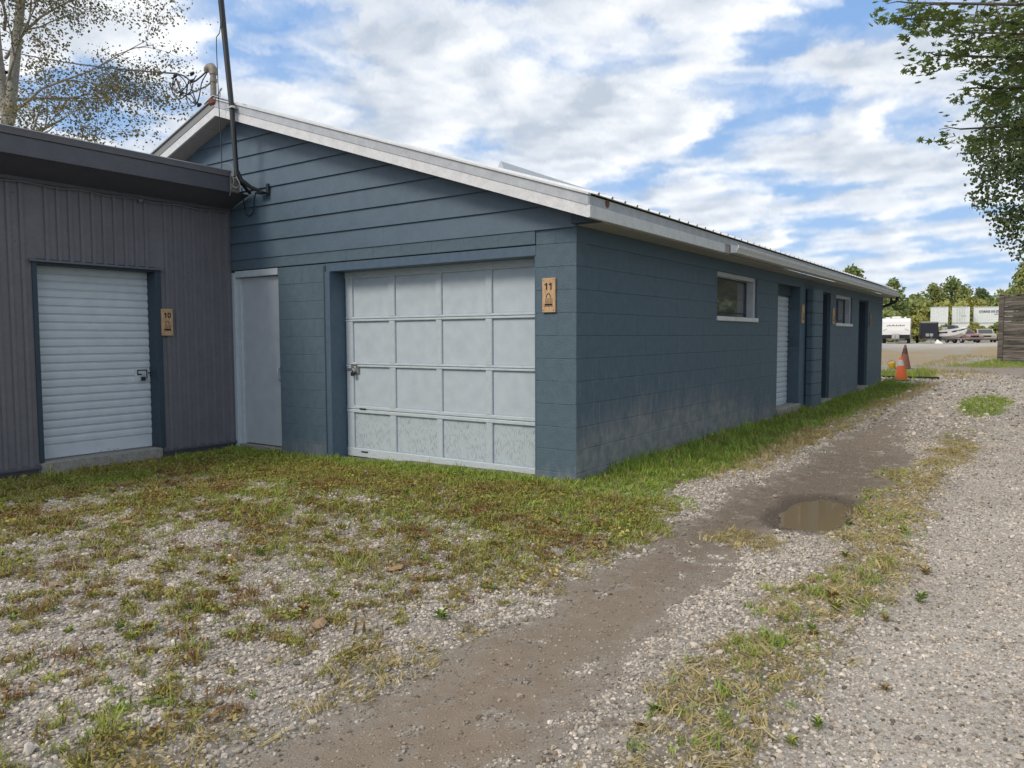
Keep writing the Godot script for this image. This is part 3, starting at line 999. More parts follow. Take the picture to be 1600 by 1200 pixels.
func slope_prism(b: MB, x0: float, x1: float, lo: float, hi: float, z0: float, z1: float) -> void:
	b.prism(PackedVector2Array([Vector2(x0, under(x0) + lo), Vector2(x1, under(x1) + lo), Vector2(x1, under(x1) + hi), Vector2(x0, under(x0) + hi)]), z0, z1)

func make_main_building() -> void:
	rng.seed = 31
	M.block.detail_enabled = true
	M.block.detail_blend_mode = BaseMaterial3D.BLEND_MODE_MIX
	M.block.detail_uv_layer = BaseMaterial3D.DETAIL_UV_2
	M.block.detail_albedo = stain_map()
	var A := thing("block_building", "long slate blue concrete block building with lap sided gable and white eaves", "building")
	# ---- the long wall, block by block, round its openings [near z, far z, bottom, top]
	var holes := [[-3.49, -5.12, 1.51, 2.12], [-6.165, -7.44, 0.12, 2.12], [-8.75, -9.73, 0.12, 2.12], [-10.2, -11.75, 1.51, 2.12], [-12.5, -13.6, 0.12, 2.12]]
	for k in 11:
		var y1 := 2.12 - k * COURSE
		var y0 := y1 - COURSE
		var z := -0.19 if k % 2 == 0 else 0.0
		while z > BACK + 0.01:
			var e := maxf(z - 0.4064, BACK)
			if k % 2 == 0 and z == -0.19:
				e = -0.61
			var parts := [[z, e]]
			for h in holes:
				if h[2] < y1 - 0.05 and h[3] > y0 + 0.05:
					var cut := []
					for p in parts:
						if p[1] >= h[0] or p[0] <= h[1]:
							cut.append(p)
							continue
						if p[0] > h[0] + 0.015: cut.append([p[0], h[0]])
						if p[1] < h[1] - 0.015: cut.append([h[1], p[1]])
					parts = cut
			for p in parts:
				block(A, V(-0.19, y0, p[1]), V(0, y1, p[0]), true)
			z = e
	# smooth top course under the soffit
	var zt := 0.0
	while zt > BACK + 0.01:
		var e := maxf(zt - 1.6, BACK)
		var b := MB.new()
		b.box(V(-0.19, 2.12, e), V(0.001, 2.275, zt), V(0.003, 0.003, 0.0012))
		put("bond_beam", b, M.trim_blue, A)
		zt = e
	# ---- front piers
	for k in 11:
		var y1 := 2.12 - k * COURSE
		var y0 := y1 - COURSE
		if k % 2 == 0:
			block(A, V(-0.42, y0, -0.19), V(0, y1, 0), false)
			block(A, V(-4.03, y0, -0.19), V(-3.615, y1, 0), false)
			block(A, V(-3.615, y0, -0.19), V(-3.2, y1, 0), false)
		else:
			block(A, V(-0.42, y0, -0.19), V(-0.19, y1, 0), false)
			block(A, V(-4.03, y0, -0.19), V(-3.82, y1, 0), false)
			block(A, V(-3.82, y0, -0.19), V(-3.41, y1, 0), false)
			block(A, V(-3.41, y0, -0.19), V(-3.2, y1, 0), false)
	# the corner blocks of the odd courses reach back along the long wall, so close the sliver between
	# ---- band over the openings
	var xb := -0.42
	block(A, V(-0.215, 2.12, -0.19), V(0, 2.252, 0.0), false)
	block(A, V(-0.42, 2.12, -0.19), V(-0.215, 2.252, 0.0), false)
	while xb > -4.92:
		var e := maxf(xb - 0.4064, -4.93)
		block(A, V(e, 2.128, -0.19), V(xb, 2.252, 0.014), false)
		xb = e
	# ---- walls that the picture sees little of
	var w := MB.new()
	w.box(V(-9.58, -0.4, -0.19), V(-4.94, 2.25, -0.001))
	put("wall", w, M.trim_blue, A)
	w = MB.new()
	w.box(V(-9.58, -0.4, BACK), V(-9.39, 2.28, -0.19))
	put("wall", w, M.trim_blue, A)
	w = MB.new()
	w.box(V(-9.39, -0.4, BACK), V(-0.19, 2.28, BACK + 0.19))
	put("wall", w, M.trim_blue, A)
	for zg in [[-0.14, -0.002], [BACK, BACK + 0.14]]:
		w = MB.new()
		w.prism(PackedVector2Array([Vector2(-9.58, 2.252), Vector2(0, 2.252), Vector2(0, 2.31), Vector2(RIDGE, 3.93), Vector2(-9.58, 2.31)]), zg[0], zg[1])
		put("gable_wall", w, M.trim_blue, A)
	w = MB.new()
	w.box(V(-9.39, 2.29, BACK + 0.15), V(-0.2, 2.31, -0.2))
	put("ceiling", w, M.dark_room, A)
	w = MB.new()
	w.box(V(-9.39, -0.06, BACK + 0.19), V(-0.19, -0.02, -0.26))
	put("floor_slab", w, M.concrete, A)
	# ---- lap siding
	var gable := PackedVector2Array([Vector2(-9.58, 2.24), Vector2(0.004, 2.24), Vector2(0.004, under(0.0) + 0.012), Vector2(RIDGE, under(RIDGE) + 0.012), Vector2(-9.58, under(-9.58) + 0.012)])
	for k in 9:
		var y0 := 2.25 + 0.2045 * k
		var cut := Geometry2D.intersect_polygons(PackedVector2Array([Vector2(-10, y0), Vector2(1, y0), Vector2(1, y0 + 0.214), Vector2(-10, y0 + 0.214)]), gable)
		# boards butt at staggered joints
		var joint: float = [-2.3, -6.2, -3.35, -1.5, -5.9, -2.75, -4.2, -4.79, -4.79][k]
		for half in [[-10.0, joint - 0.0008], [joint + 0.0008, 1.0]]:
			for poly in cut:
				for piece in Geometry2D.intersect_polygons(poly, PackedVector2Array([Vector2(half[0], 2), Vector2(half[1], 2), Vector2(half[1], 5), Vector2(half[0], 5)])):
					var b := MB.new()
					b.prism(piece, 0.0, 1.0)
					for q in b.v.size():
						if b.v[q].z > 0.5:
							b.v[q].z = lerpf(0.023, 0.004, (b.v[q].y - y0) / 0.2045) + 0.0012 * sin(b.v[q].x * 1.7 + k)
							if b.n[q].z > 0.5:
								b.n[q] = Vector3(0, 0.12, 1).normalized()
						else:
							b.v[q].z = -0.001
					put("siding_board", b, M.siding, A)
	# ---- garage door
	var head := MB.new()
	head.box(V(-3.2, 2.028, -0.26), V(-0.42, 2.1195, 0.004))
	put("door_header", head, M.trim_blue, A)
	var jamb := MB.new()
	jamb.box(V(-3.2, -0.2, -0.215), V(-3.125, 2.028, 0.022))
	put("door_jamb", jamb, M.trim_blue, A)
	jamb = MB.new()
	jamb.box(V(-3.236, -0.12, -0.02), V(-3.2, 2.1, 0.012))
	put("door_trim", jamb, M.dark_blue, A)
	jamb = MB.new()
	jamb.box(V(-0.436, -0.2, -0.26), V(-0.42, 2.028, -0.002))
	put("door_jamb", jamb, M.trim_blue, A)
	var sill := MB.new()
	sill.box(V(-3.2, -0.3, -0.5), V(-0.42, -0.055, -0.03), V(0.01, 0.01, 0.01))
	put("door_sill", sill, M.concrete, A)
	var gd := MB.new()
	gd.box(V(-3.12, -0.045, -0.26), V(-0.438, 2.05, -0.228))
	var door := put("garage_door", gd, M.door_panel, A)
	tag(door, "white painted wooden overhead door of sixteen weathered panels")
	var sx := [[-3.118, -3.01], [-2.45, -2.362], [-1.785, -1.708], [-1.146, -1.066], [-0.53, -0.44]]
	var ry := [[-0.043, 0.055], [0.455, 0.535], [0.972, 1.022], [1.478, 1.530], [1.955, 2.04]]
	for r in 4:
		for s in 4:
			var b := MB.new()
			b.box(V(sx[s][1] + 0.002, ry[r][1] + 0.002, -0.232), V(sx[s + 1][0] - 0.002, ry[r + 1][0] - 0.002, -0.221 + rng.randf_range(-0.001, 0.001)), V(0.012, 0.012, 0.005))
			put("panel", b, M.door_worn if r == 0 else M.door_panel, door)
			b = MB.new()
			b.box(V(sx[s][0], ry[r][1], -0.232), V(sx[s][1], ry[r + 1][0], -0.201 + 0.001 * (s % 2)), V(0.006, 0.0, 0.006))
			put("stile", b, M.frame_white, door)
			if s == 3:
				b = MB.new()
				b.box(V(sx[4][0], ry[r][1], -0.232), V(sx[4][1], ry[r + 1][0], -0.201), V(0.006, 0.0, 0.006))
				put("stile", b, M.frame_white, door)
	for r in 5:
		var mid: float = (ry[r][0] + ry[r][1]) / 2.0
		var pair := [[ry[r][0], mid - 0.002], [mid + 0.002, ry[r][1]]]
		if r == 0 or r == 4:
			pair = [[ry[r][0], ry[r][1]]]
		for p in pair:
			var b := MB.new()
			b.box(V(-3.118, p[0], -0.232), V(-0.44, p[1], -0.196 - (0.004 if p[0] > mid - 0.001 else 0.0)), V(0.003, 0.006, 0.006))
			put("rail", b, M.door_rail, door)
	for p in [[-2.86, 0.505], [-2.84, 0.022]]:
		var b := MB.new()
		b.box(V(p[0] - 0.05, p[1] - 0.008, -0.2), V(p[0] + 0.05, p[1] + 0.006, -0.186))
		put("lift_handle", b, M.black, door)
	var b2 := MB.new()
	b2.box(V(-3.035, 0.90, -0.2), V(-2.925, 0.995, -0.193))
	b2.box(V(-3.10, 0.935, -0.198), V(-2.99, 0.957, -0.180))
	b2.box(V(-3.02, 0.92, -0.2), V(-2.97, 0.975, -0.178))
	put("hasp", b2, M.bright_metal, door)
	var seal := MB.new()
	seal.box(V(-3.12, -0.056, -0.25), V(-0.44, -0.046, -0.2))
	put("bottom_seal", seal, M.black, door)
	# ---- grey steel door in the inner corner
	var f := MB.new()
	f.box(V(-4.94, -0.07, -0.10), V(-4.845, 2.10, 0.018))
	f.box(V(-4.845, -0.07, -0.10), V(-4.775, 2.035, -0.018))
	put("door_frame", f, M.frame_white, A)
	f = MB.new()
	f.box(V(-4.845, 2.04, -0.10), V(-4.032, 2.118, 0.012))
	put("door_frame", f, M.frame_white, A)
	var sd := MB.new()
	sd.box(V(-4.772, 0.0, -0.10), V(-4.034, 2.035, -0.045))
	var steel := put("steel_door", sd, M.steel_door, A)
	tag(steel, "plain pale grey steel door")
	var hd := MB.new()
	hd.tube([V(-4.085, 0.80, -0.04), V(-4.085, 0.80, -0.005), V(-4.085, 0.94, -0.005), V(-4.085, 0.94, -0.04)], [0.008], 6)
	hd.box(V(-4.105, 0.78, -0.046), V(-4.065, 0.96, -0.041))
	put("door_pull", hd, M.steel_door, steel)
	hd = MB.new()
	hd.box(V(-4.05, 1.02, -0.048), V(-4.032, 1.17, -0.03))
	put("latch_guard", hd, M.bright_metal, steel)
	f = MB.new()
	f.box(V(-4.845, -0.3, -0.12), V(-4.032, -0.012, 0.01), V(0.008, 0.008, 0.008))
	put("door_sill", f, M.concrete, A)
	# ---- windows of the long wall
	for wz in [[-3.49, -5.12], [-10.2, -11.75]]:
		var z0: float = wz[0]
		var z1: float = wz[1]
		var wf := MB.new()
		wf.box(V(-0.17, 2.062, z1), V(-0.030, 2.119, z0))
		wf.box(V(-0.17, 1.515, z1), V(-0.030, 2.062, z1 + 0.085))
		wf.box(V(-0.17, 1.515, z0 - 0.06), V(-0.085, 2.062, z0))
		wf.box(V(-0.17, 1.51, z1 + 0.085), V(-0.05, 1.556, z0 - 0.06))
		var win := put("window", wf, M.grey_trim, A)
		var sl := MB.new()
		sl.box(V(-0.15, 1.495, z1 - 0.01), V(0.022, 1.553, z0 + 0.005), V(0.006, 0.006, 0.006))
		put("window_sill", sl, M.white_paint, win)
		var sash := MB.new()
		sash.box(V(-0.16, 1.556, z1 + 0.085), V(-0.125, 2.062, z1 + 0.12))
		sash.box(V(-0.16, 1.556, z0 - 0.095), V(-0.125, 2.062, z0 - 0.06))
		sash.box(V(-0.16, 1.61, z1 + 0.12), V(-0.125, 1.622, z0 - 0.095))
		sash.box(V(-0.16, 2.04, z1 + 0.12), V(-0.125, 2.062, z0 - 0.095))
		if z0 < -8:
			sash.box(V(-0.16, 1.622, (z0 + z1) / 2 - 0.02), V(-0.125, 2.04, (z0 + z1) / 2 + 0.02))
		put("sash", sash, M.dark_blue, win)
		var pane := MB.new()
		pane.box(V(-0.146, 1.56, z1 + 0.10), V(-0.142, 2.05, z0 - 0.08), Vector3.ZERO)
		put("pane", pane, M.glass, win)
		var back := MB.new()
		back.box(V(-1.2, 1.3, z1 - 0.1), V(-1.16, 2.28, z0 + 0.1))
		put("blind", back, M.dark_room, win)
	# ---- roller shutter, plain doors
	var fr := MB.new()
	fr.box(V(-0.19, 0.1, -7.49), V(0.012, 2.118, -7.44))
	fr.box(V(-0.03, 0.02, -7.69), V(0.014, 2.118, -7.49))
	put("shutter_jamb", fr, M.trim_blue, A)
	fr = MB.new()
	fr.box(V(-0.23, 0.1, -7.45), V(-0.20, 2.12, -6.15))
	var shut := put("roller_shutter", fr, M.shutter, A)
	slats(shut, V(-0.197, 0, -6.17), V(-0.197, 0, -7.438), 0.19, 1.96, 21)
	fr = MB.new()
	fr.box(V(-0.24, 1.965, -7.44), V(-0.13, 2.119, -6.165))
	put("shutter_box", fr, M.dark_blue, A)
	fr = MB.new()
	fr.box(V(-0.4, -0.2, -7.46), V(0.05, 0.165, -6.12), V(0.012, 0.012, 0.012))
	put("door_sill", fr, M.concrete, A)
	for dz in [[-8.75, -9.73, 0.10, 2.09], [-12.5, -13.6, 0.14, 2.085]]:
		fr = MB.new()
		fr.box(V(-0.22, dz[2], dz[1] + 0.04), V(-0.17, dz[3], dz[0] - 0.04))
		var pd := put("door", fr, M.dark_blue, A)
		fr = MB.new()
		fr.t.origin = V(-0.13, dz[2] + 0.95, dz[0] - 0.12)
		var kb := SphereMesh.new()
		kb.radius = 0.03
		kb.height = 0.06
		var kn := put("door_knob", kb, M.bright_metal, pd)
		kn.position = V(-0.135, dz[2] + 0.93, dz[0] - 0.11)
		fr = MB.new()
		fr.box(V(-0.19, dz[2], dz[1]), V(-0.05, 2.12, dz[1] + 0.04))
		fr.box(V(-0.19, dz[2], dz[0] - 0.04), V(-0.05, 2.12, dz[0]))
		fr.box(V(-0.19, dz[3], dz[1] + 0.04), V(-0.05, 2.12, dz[0] - 0.04))
		put("door_frame", fr, M.dark_blue, A)
		fr = MB.new()
		fr.box(V(-0.4, -0.2, dz[1] - 0.02), V(0.06, dz[2], dz[0] + 0.02), V(0.012, 0.012, 0.012))
		put("door_sill", fr, M.concrete, A)
	# pilaster between the shutter and the plain door
	for k in 11:
		var y1 := 2.10 - k * COURSE
		var pb := MB.new()
		pb.box(V(0.0012, y1 - COURSE, -8.46), V(0.15, y1, -7.83), V(0.03, 0.0045, 0.03))
		for q in pb.v.size():
			pb.uv2[q] = Vector2(0.5, 0.3)
		put("pilaster_block", pb, M.block, A)
	# ---- eaves and roof
	for z in range(0, 53):
		var b := MB.new()
		b.box(V(0.004, 2.262, -0.3 * z - 0.297), V(0.25, 2.272, -0.3 * z - 0.002), V(0.002, 0.006, 0.006))
		put("soffit_board", b, M.soffit, A)
	var fa := MB.new()
	fa.box(V(0.25, 2.27, -2.95), V(0.282, 2.37, 0.268))
	put("eave_board", fa, M.white_paint, A)
	fa = MB.new()
	fa.box(V(0.25, 2.372, BACK - 0.22), V(0.270, 2.452, 0.262))
	put("fascia", fa, M.grey_trim, A)
	fa = MB.new()
	fa.box(V(0.252, 2.275, BACK - 0.22), V(0.264, 2.371, -2.952))
	put("fascia", fa, M.soffit, A)
	# gutter
	var gp := PackedVector2Array([Vector2(0.272, 2.285), Vector2(0.345, 2.285), Vector2(0.352, 2.312), Vector2(0.372, 2.345), Vector2(0.372, 2.372), Vector2(0.362, 2.374), Vector2(0.362, 2.349), Vector2(0.343, 2.318), Vector2(0.338, 2.294), Vector2(0.279, 2.294), Vector2(0.279, 2.39), Vector2(0.272, 2.39)])
	var gu := MB.new()
	gu.prism(gp, BACK - 0.16, -3.16)
	var gutter := put("gutter", gu, M.white_paint, A)
	gu = MB.new()
	gu.tube([V(0.315, 2.30, BACK - 0.08), V(0.315, 2.22, BACK - 0.08), V(0.27, 2.15, BACK - 0.08), V(0.10, 2.08, BACK - 0.07), V(-0.02, 2.04, BACK - 0.06), V(-0.05, 1.98, BACK - 0.06), V(-0.05, 0.1, BACK - 0.06)], [0.035], 8)
	put("downspout", gu, M.black, gutter)
	var lt := MB.new()
	lt.box(V(0.17, 2.19, BACK - 0.03), V(0.21, 2.262, BACK + 0.03))
	lt.tube([V(0.19, 2.19, BACK + 0.02), V(0.22, 2.16, BACK + 0.08)], [0.03, 0.045], 10)
	put("eave_lamp", lt, M.black, A)
	# rakes, front and rear, both slopes
	for zr in [[0.238, 0.262, 0.285, -0.002], [BACK - 0.215, BACK - 0.24, BACK - 0.26, BACK + 0.002]]:
		for side in [[RIDGE, 0.262], [-9.842, RIDGE]]:
			var b := MB.new()
			slope_prism(b, side[0], side[1], 0.0, 0.098, minf(zr[0], zr[1]), maxf(zr[0], zr[1]))
			put("rake_board", b, M.white_paint, A)
			b = MB.new()
			slope_prism(b, side[0], side[1], 0.100, 0.186, minf(zr[0], zr[1] + 0.006), maxf(zr[0], zr[1] + 0.006))
			put("rake_trim", b, M.grey_trim if side[0] == RIDGE else M.dull_metal, A)
			b = MB.new()
			slope_prism(b, side[0], side[1] + (0.012 if side[0] == RIDGE else 0.0), 0.187, 0.203, minf(zr[0], zr[2]), maxf(zr[0], zr[2]))
			put("rake_flashing", b, M.white_paint if side[0] == RIDGE else M.dull_metal, A)
			for k in 18:
				var x0: float = lerpf(side[0], side[1], k / 18.0) + 0.002
				var x1: float = lerpf(side[0], side[1], (k + 1) / 18.0) - 0.002
				b = MB.new()
				slope_prism(b, x0, x1, 0.006, 0.014, minf(zr[0], zr[3]), maxf(zr[0], zr[3]))
				put("rake_soffit_board", b, M.soffit, A)
	fa = MB.new()
	fa.prism(PackedVector2Array([Vector2(0.002, 2.264), Vector2(0.25, 2.264), Vector2(0.25, under(0.25) + 0.005), Vector2(0.002, under(0.0) + 0.005)]), -0.001, 0.10)
	put("rake_return", fa, M.dark_blue, A)
	# decking and ribbed metal sheets
	for side in [[RIDGE, 0.248], [-9.83, RIDGE]]:
		var b := MB.new()
		slope_prism(b, side[0], side[1], 0.12, 0.186, BACK - 0.21, 0.236)
		put("roof_deck", b, M.pipe, A)
	var prof := PackedVector2Array([Vector2(0.0, 0.0)])
	for k in 4:
		var x := 0.12 + k * 0.2425
		prof.append_array([Vector2(x - 0.022, 0.002), Vector2(x - 0.010, 0.022), Vector2(x + 0.010, 0.022), Vector2(x + 0.022, 0.002)])
	prof.append_array([Vector2(0.969, 0.002), Vector2(0.969, -0.006), Vector2(0.0, -0.006)])
	var run := 5.05 * sqrt(1.0 + PITCH * PITCH)
	var sheet := MB.new()
	sheet.prism(prof, 0.0, run)
	var sheet_mesh := sheet.mesh()
	var nrm := Vector3(PITCH, 1, 0).normalized()
	var down := Vector3(1, -PITCH, 0).normalized()
	for k in 16:
		var o := put("roof_sheet", sheet_mesh, M.roof, A)
		o.transform = Transform3D(Basis(V(0, 0, -1), nrm, down), V(RIDGE, under(RIDGE) + 0.196, 0.262 - 0.97 * k) + nrm * 0.008 + down * 0.03)
		o = put("roof_sheet", sheet_mesh, M.roof, A)
		o.transform = Transform3D(Basis(V(0, 0, -1), Vector3(-PITCH, 1, 0).normalized(), Vector3(1, PITCH, 0).normalized()), V(-9.87, under(-9.87) + 0.196, 0.262 - 0.97 * k) + V(0, 0.008, 0))
	var rc := MB.new()
	rc.prism(PackedVector2Array([Vector2(RIDGE - 0.18, 4.09), Vector2(RIDGE, 4.160), Vector2(RIDGE + 0.18, 4.09), Vector2(RIDGE + 0.18, 4.098), Vector2(RIDGE, 4.168), Vector2(RIDGE - 0.18, 4.098)]), BACK - 0.25, 0.29)
	put("ridge_cap", rc, M.roof, A)
	rc = MB.new()
	rc.box(V(RIDGE - 0.10, 4.06, 0.05), V(RIDGE + 0.03, 4.15, 0.293), V(0.02, 0.03, 0.02))
	put("ridge_end_cap", rc, M.rust, A)
	# bent metal upstand running the length of the slope
	rc = MB.new()
	var ux := -0.72
	var uy := under(ux) + 0.205
	rc.prism(PackedVector2Array([Vector2(ux - 0.045, uy + 0.0), Vector2(ux + 0.05, uy - 0.03), Vector2(ux + 0.006, uy + 0.082), Vector2(ux - 0.006, uy + 0.082)]), BACK - 0.2, 0.12)
	put("roof_upstand", rc, M.roof, A)
	rc = MB.new()
	rc.disc(V(0.2705, 2.425, -0.05), 0.034, V(1, 0, 0), 14)
	rc.tube([V(0.268, 2.425, -0.05), V(0.274, 2.425, -0.05)], [0.036], 14)
	put("rusty_cap", rc, M.rust, A)

func slats(parent: Node3D, a: Vector3, e: Vector3, y0: float, y1: float, count: int) -> void:
	# rolled slats of a shutter between two ends; the face looks to +x
	var pitch := (y1 - y0) / count
	var p := PackedVector2Array([Vector2(0, 0.0), Vector2(0.004, 0.0), Vector2(0.005, pitch * 0.10), Vector2(0.013, pitch * 0.2), Vector2(0.0145, pitch * 0.55), Vector2(0.012, pitch * 0.82), Vector2(0.006, pitch * 0.95), Vector2(0.0, pitch * 0.97)])
	var b := MB.new()
	b.prism(p, e.z, a.z)
	var m := b.mesh()
	for k in count:
		var o := put("slat", m, M.shutter, parent)
		o.position = V(a.x, y0 + k * pitch, 0)
	b = MB.new()
	b.box(V(a.x, y0 - 0.135 if y0 > 0.185 else 0.06, e.z), V(a.x + 0.012, y0 - 0.002, a.z), V(0.003, 0.004, 0.003))
	put("bottom_bar", b, M.shutter, parent)

# ------------------------------------------------------------------ the metal clad building
func make_clad_building() -> void:
	var B := thing("metal_clad_building", "dark grey ribbed metal clad building with one roller shutter door", "building")
	var X := -4.9
	# ribbed sheets about 0.91 m wide; the ribs stand 2 cm proud
	var z := 0.02
	while z < 7.4:
		var ze := z + 0.914
		for strip in [[0.02, 2.875, 0]]:
			# ribs as one profile drawn upwards, cut round the door
			var zs := []
			var q := z
			var cuts := [z, ze]
			for c in [0.985, 2.275]:
				if c > z + 0.01 and c < ze - 0.01: cuts.append(c)
			cuts.sort()
			for s in cuts.size() - 1:
				var a: float = cuts[s]
				var e: float = cuts[s + 1]
				var inside := a > 0.98 and e < 2.28
				var y0 := 2.085 if inside else 0.015
				var b := MB.new()
				ribs(b, X, a, e, y0, 2.885)
				put("metal_sheet", b, M.clad, B)
		z = ze
	var w := MB.new()
	w.box(V(X - 0.16, -0.1, 2.29), V(X - 0.004, 2.9, 7.4))
	put("wall", w, M.clad_dark, B)
	w = MB.new()
	w.box(V(X - 0.16, -0.1, 0.004), V(X - 0.004, 2.9, 0.97))
	put("wall", w, M.clad_dark, B)
	w = MB.new()
	w.box(V(X - 0.16, 2.10, 0.97), V(X - 0.004, 2.9, 2.29))
	put("wall", w, M.clad_dark, B)
	w = MB.new()
	w.box(V(-12.0, -0.1, 7.25), V(X - 0.16, 2.9, 7.4))
	put("wall", w, M.clad, B)
	w = MB.new()
	w.box(V(-12.1, -0.1, 0.0), V(-12.0, 2.7, 7.4))
	put("wall", w, M.clad, B)
	w = MB.new()
	w.box(V(-12.0, -0.1, 0.003), V(X - 0.16, 2.7, 0.1))
	put("wall", w, M.clad_dark, B)
	# foundation
	w = MB.new()
	w.box(V(X - 0.2, -0.5, 0.004), V(X - 0.012, 0.008, 0.99), V(0.005, 0.005, 0.005))
	put("foundation", w, M.concrete, B)
	w = MB.new()
	w.box(V(X - 0.2, -0.5, 2.27), V(X - 0.012, 0.008, 7.4), V(0.005, 0.005, 0.005))
	put("foundation", w, M.concrete, B)
	w = MB.new()
	w.box(V(X - 0.35, -0.5, 0.985), V(X + 0.02, 0.052, 2.275), V(0.012, 0.012, 0.012))
	put("door_sill", w, M.concrete, B)
	for zz in [[0.02, 0.985], [2.275, 7.4]]:
		w = MB.new()
		w.prism(PackedVector2Array([Vector2(X, 0.0), Vector2(X + 0.03, -0.004), Vector2(X + 0.03, 0.016), Vector2(X, 0.03)]), zz[0], zz[1])
		put("bottom_trim", w, M.clad_dark, B)
	# door surround and shutter
	w = MB.new()
	w.box(V(X - 0.17, 0.052, 0.95), V(X + 0.022, 2.07, 1.018))
	put("door_jamb", w, M.dark_blue, B)
	w = MB.new()
	w.box(V(X - 0.17, 0.052, 2.242), V(X + 0.022, 2.07, 2.285))
	put("door_jamb", w, M.dark_blue, B)
	w = MB.new()
	w.box(V(X - 0.17, 2.045, 1.018), V(X + 0.01, 2.1, 2.242))
	put("door_head", w, M.dark_blue, B)
	w = MB.new()
	w.prism(PackedVector2Array([Vector2(X, 2.072), Vector2(X + 0.05, 2.066), Vector2(X + 0.05, 2.074), Vector2(X, 2.095)]), 0.93, 2.31)
	put("drip_cap", w, M.clad, B)
	w = MB.new()
	w.box(V(X - 0.19, 0.055, 1.015), V(X - 0.165, 2.1, 2.245))
	var shut := put("roller_shutter", w, M.shutter, B)
	slats(shut, V(X - 0.163, 0, 2.241), V(X - 0.163, 0, 1.019), 0.195, 2.055, 22)
	w = MB.new()
	w.box(V(X - 0.152, 0.82, 1.028), V(X - 0.142, 0.955, 1.20))
	put("lock_plate", w, M.shutter, shut)
	w = MB.new()
	for e in [[0.935, 0.945, 1.06, 1.175], [0.885, 0.90, 1.12, 1.175], [0.885, 0.945, 1.165, 1.175], [0.84, 0.945, 1.06, 1.07], [0.90, 0.912, 1.022, 1.05]]:
		w.box(V(X - 0.142, e[0], e[2]), V(X - 0.130, e[1], e[3]))
	put("slide_bolt", w, M.mast, shut)
	for p in [[0.078, 1.42, 0.012], [0.075, 1.46, 0.008], [0.083, 1.52, 0.01], [0.072, 1.60, 0.014], [0.31, 1.62, 0.006], [0.315, 1.65, 0.005], [1.84, 1.14, 0.005], [1.80, 1.135, 0.005]]:
		w = MB.new()
		w.box(V(X - 0.1515, p[0] - 0.003, p[1] - p[2]), V(X - 0.1495, p[0] + 0.003, p[1] + p[2]), Vector3.ZERO)
		put("paint_chip", w, M.dull_metal, shut)
	# eaves: soffit rising outwards, fascia, flashing, low roof
	w = MB.new()
	w.prism(PackedVector2Array([Vector2(X + 0.02, 2.868), Vector2(-4.50, 3.0), Vector2(-4.50, 3.012), Vector2(X + 0.02, 2.885)]), 0.032, 7.6)
	put("soffit", w, M.clad_dark, B)
	w = MB.new()
	w.box(V(X - 0.01, 2.835, 0.03), V(X + 0.035, 2.884, 7.4))
	put("wall_cap", w, M.clad_dark, B)
	w = MB.new()
	w.box(V(-4.50, 2.994, 0.315), V(-4.462, 3.168, 7.6))
	put("fascia", w, M.clad_dark, B)
	w = MB.new()
	w.prism(PackedVector2Array([Vector2(-4.51, 3.172), Vector2(-4.452, 3.172), Vector2(-4.444, 3.200), Vector2(-4.432, 3.232), Vector2(-4.46, 3.246), Vector2(-4.53, 3.246)]), 0.305, 7.62)
	put("roof_flashing", w, M.clad, B)
	w = MB.new()
	w.prism(PackedVector2Array([Vector2(-12.2, 2.72), Vector2(-4.512, 3.17), Vector2(-4.532, 3.238), Vector2(-12.2, 2.80)]), 0.31, 7.6)
	put("roof", w, M.clad, B)
	w = MB.new()
	w.prism(PackedVector2Array([Vector2(-12.2, 2.72), Vector2(-4.93, 3.145), Vector2(-4.93, 3.21), Vector2(-12.2, 2.79)]), 0.034, 0.309)
	put("roof", w, M.clad, B)
	w = MB.new()
	var cab := []
	for k in 30:
		cab.append(V(X + 0.045, 2.822 + 0.007 * sin(k * 1.3), 0.06 + k * 0.11))
	w.tube(cab, [0.006], 5)
	w.box(V(X + 0.03, 2.80, 1.15), V(X + 0.055, 2.825, 1.19))
	put("wall_cable", w, M.cable_grey, B)
	# screw heads
	for zz in [0.35, 0.8, 2.42, 2.60, 2.75, 1.5, 2.0]:
		for yy in [0.9, 2.25, 2.72]:
			if zz > 0.98 and zz < 2.28 and yy < 2.1:
				continue
			w = MB.new()
			w.box(V(X, yy - 0.006, zz - 0.006), V(X + 0.005, yy + 0.006, zz + 0.006))
			put("screw", w, M.clad_dark, B)

func ribs(b: MB, X: float, z0: float, z1: float, y0: float, y1: float) -> void:
	var p := PackedVector2Array()           # (z, x)
	p.append(Vector2(z0, 0))
	var k := ceili((z0 - 0.02) / 0.1143 - 0.5)
	while true:
		var c := 0.02 + (k + 0.5) * 0.1143
		k += 1
		if c + 0.03 > z1: break
		if c - 0.03 < z0: continue
		p.append_array([Vector2(c - 0.026, 0), Vector2(c - 0.017, 0.022), Vector2(c + 0.014, 0.022), Vector2(c + 0.021, 0)])
	p.append(Vector2(z1, 0))
	for q in p.size() - 1:
		b.quad(V(X + p[q + 1].y, y0, p[q + 1].x), V(X + p[q].y, y0, p[q].x), V(X + p[q].y, y1, p[q].x), V(X + p[q + 1].y, y1, p[q + 1].x))
	# closed at the back and the ends
	b.quad(V(X - 0.003, y0, z0), V(X - 0.003, y0, z1), V(X - 0.003, y1, z1), V(X - 0.003, y1, z0))

# ------------------------------------------------------------------ things on the buildings
func letters(s: String, size: float, depth := 0.004) -> TextMesh:
	var f := SystemFont.new()
	f.font_names = PackedStringArray(["Droid Sans"])
	f.font_weight = 700
	var m := TextMesh.new()
	m.font = f
	m.text = s
	m.font_size = 64
	m.pixel_size = size / 64.0 * 1.35
	m.depth = depth
	m.curve_step = 1.0
	return m

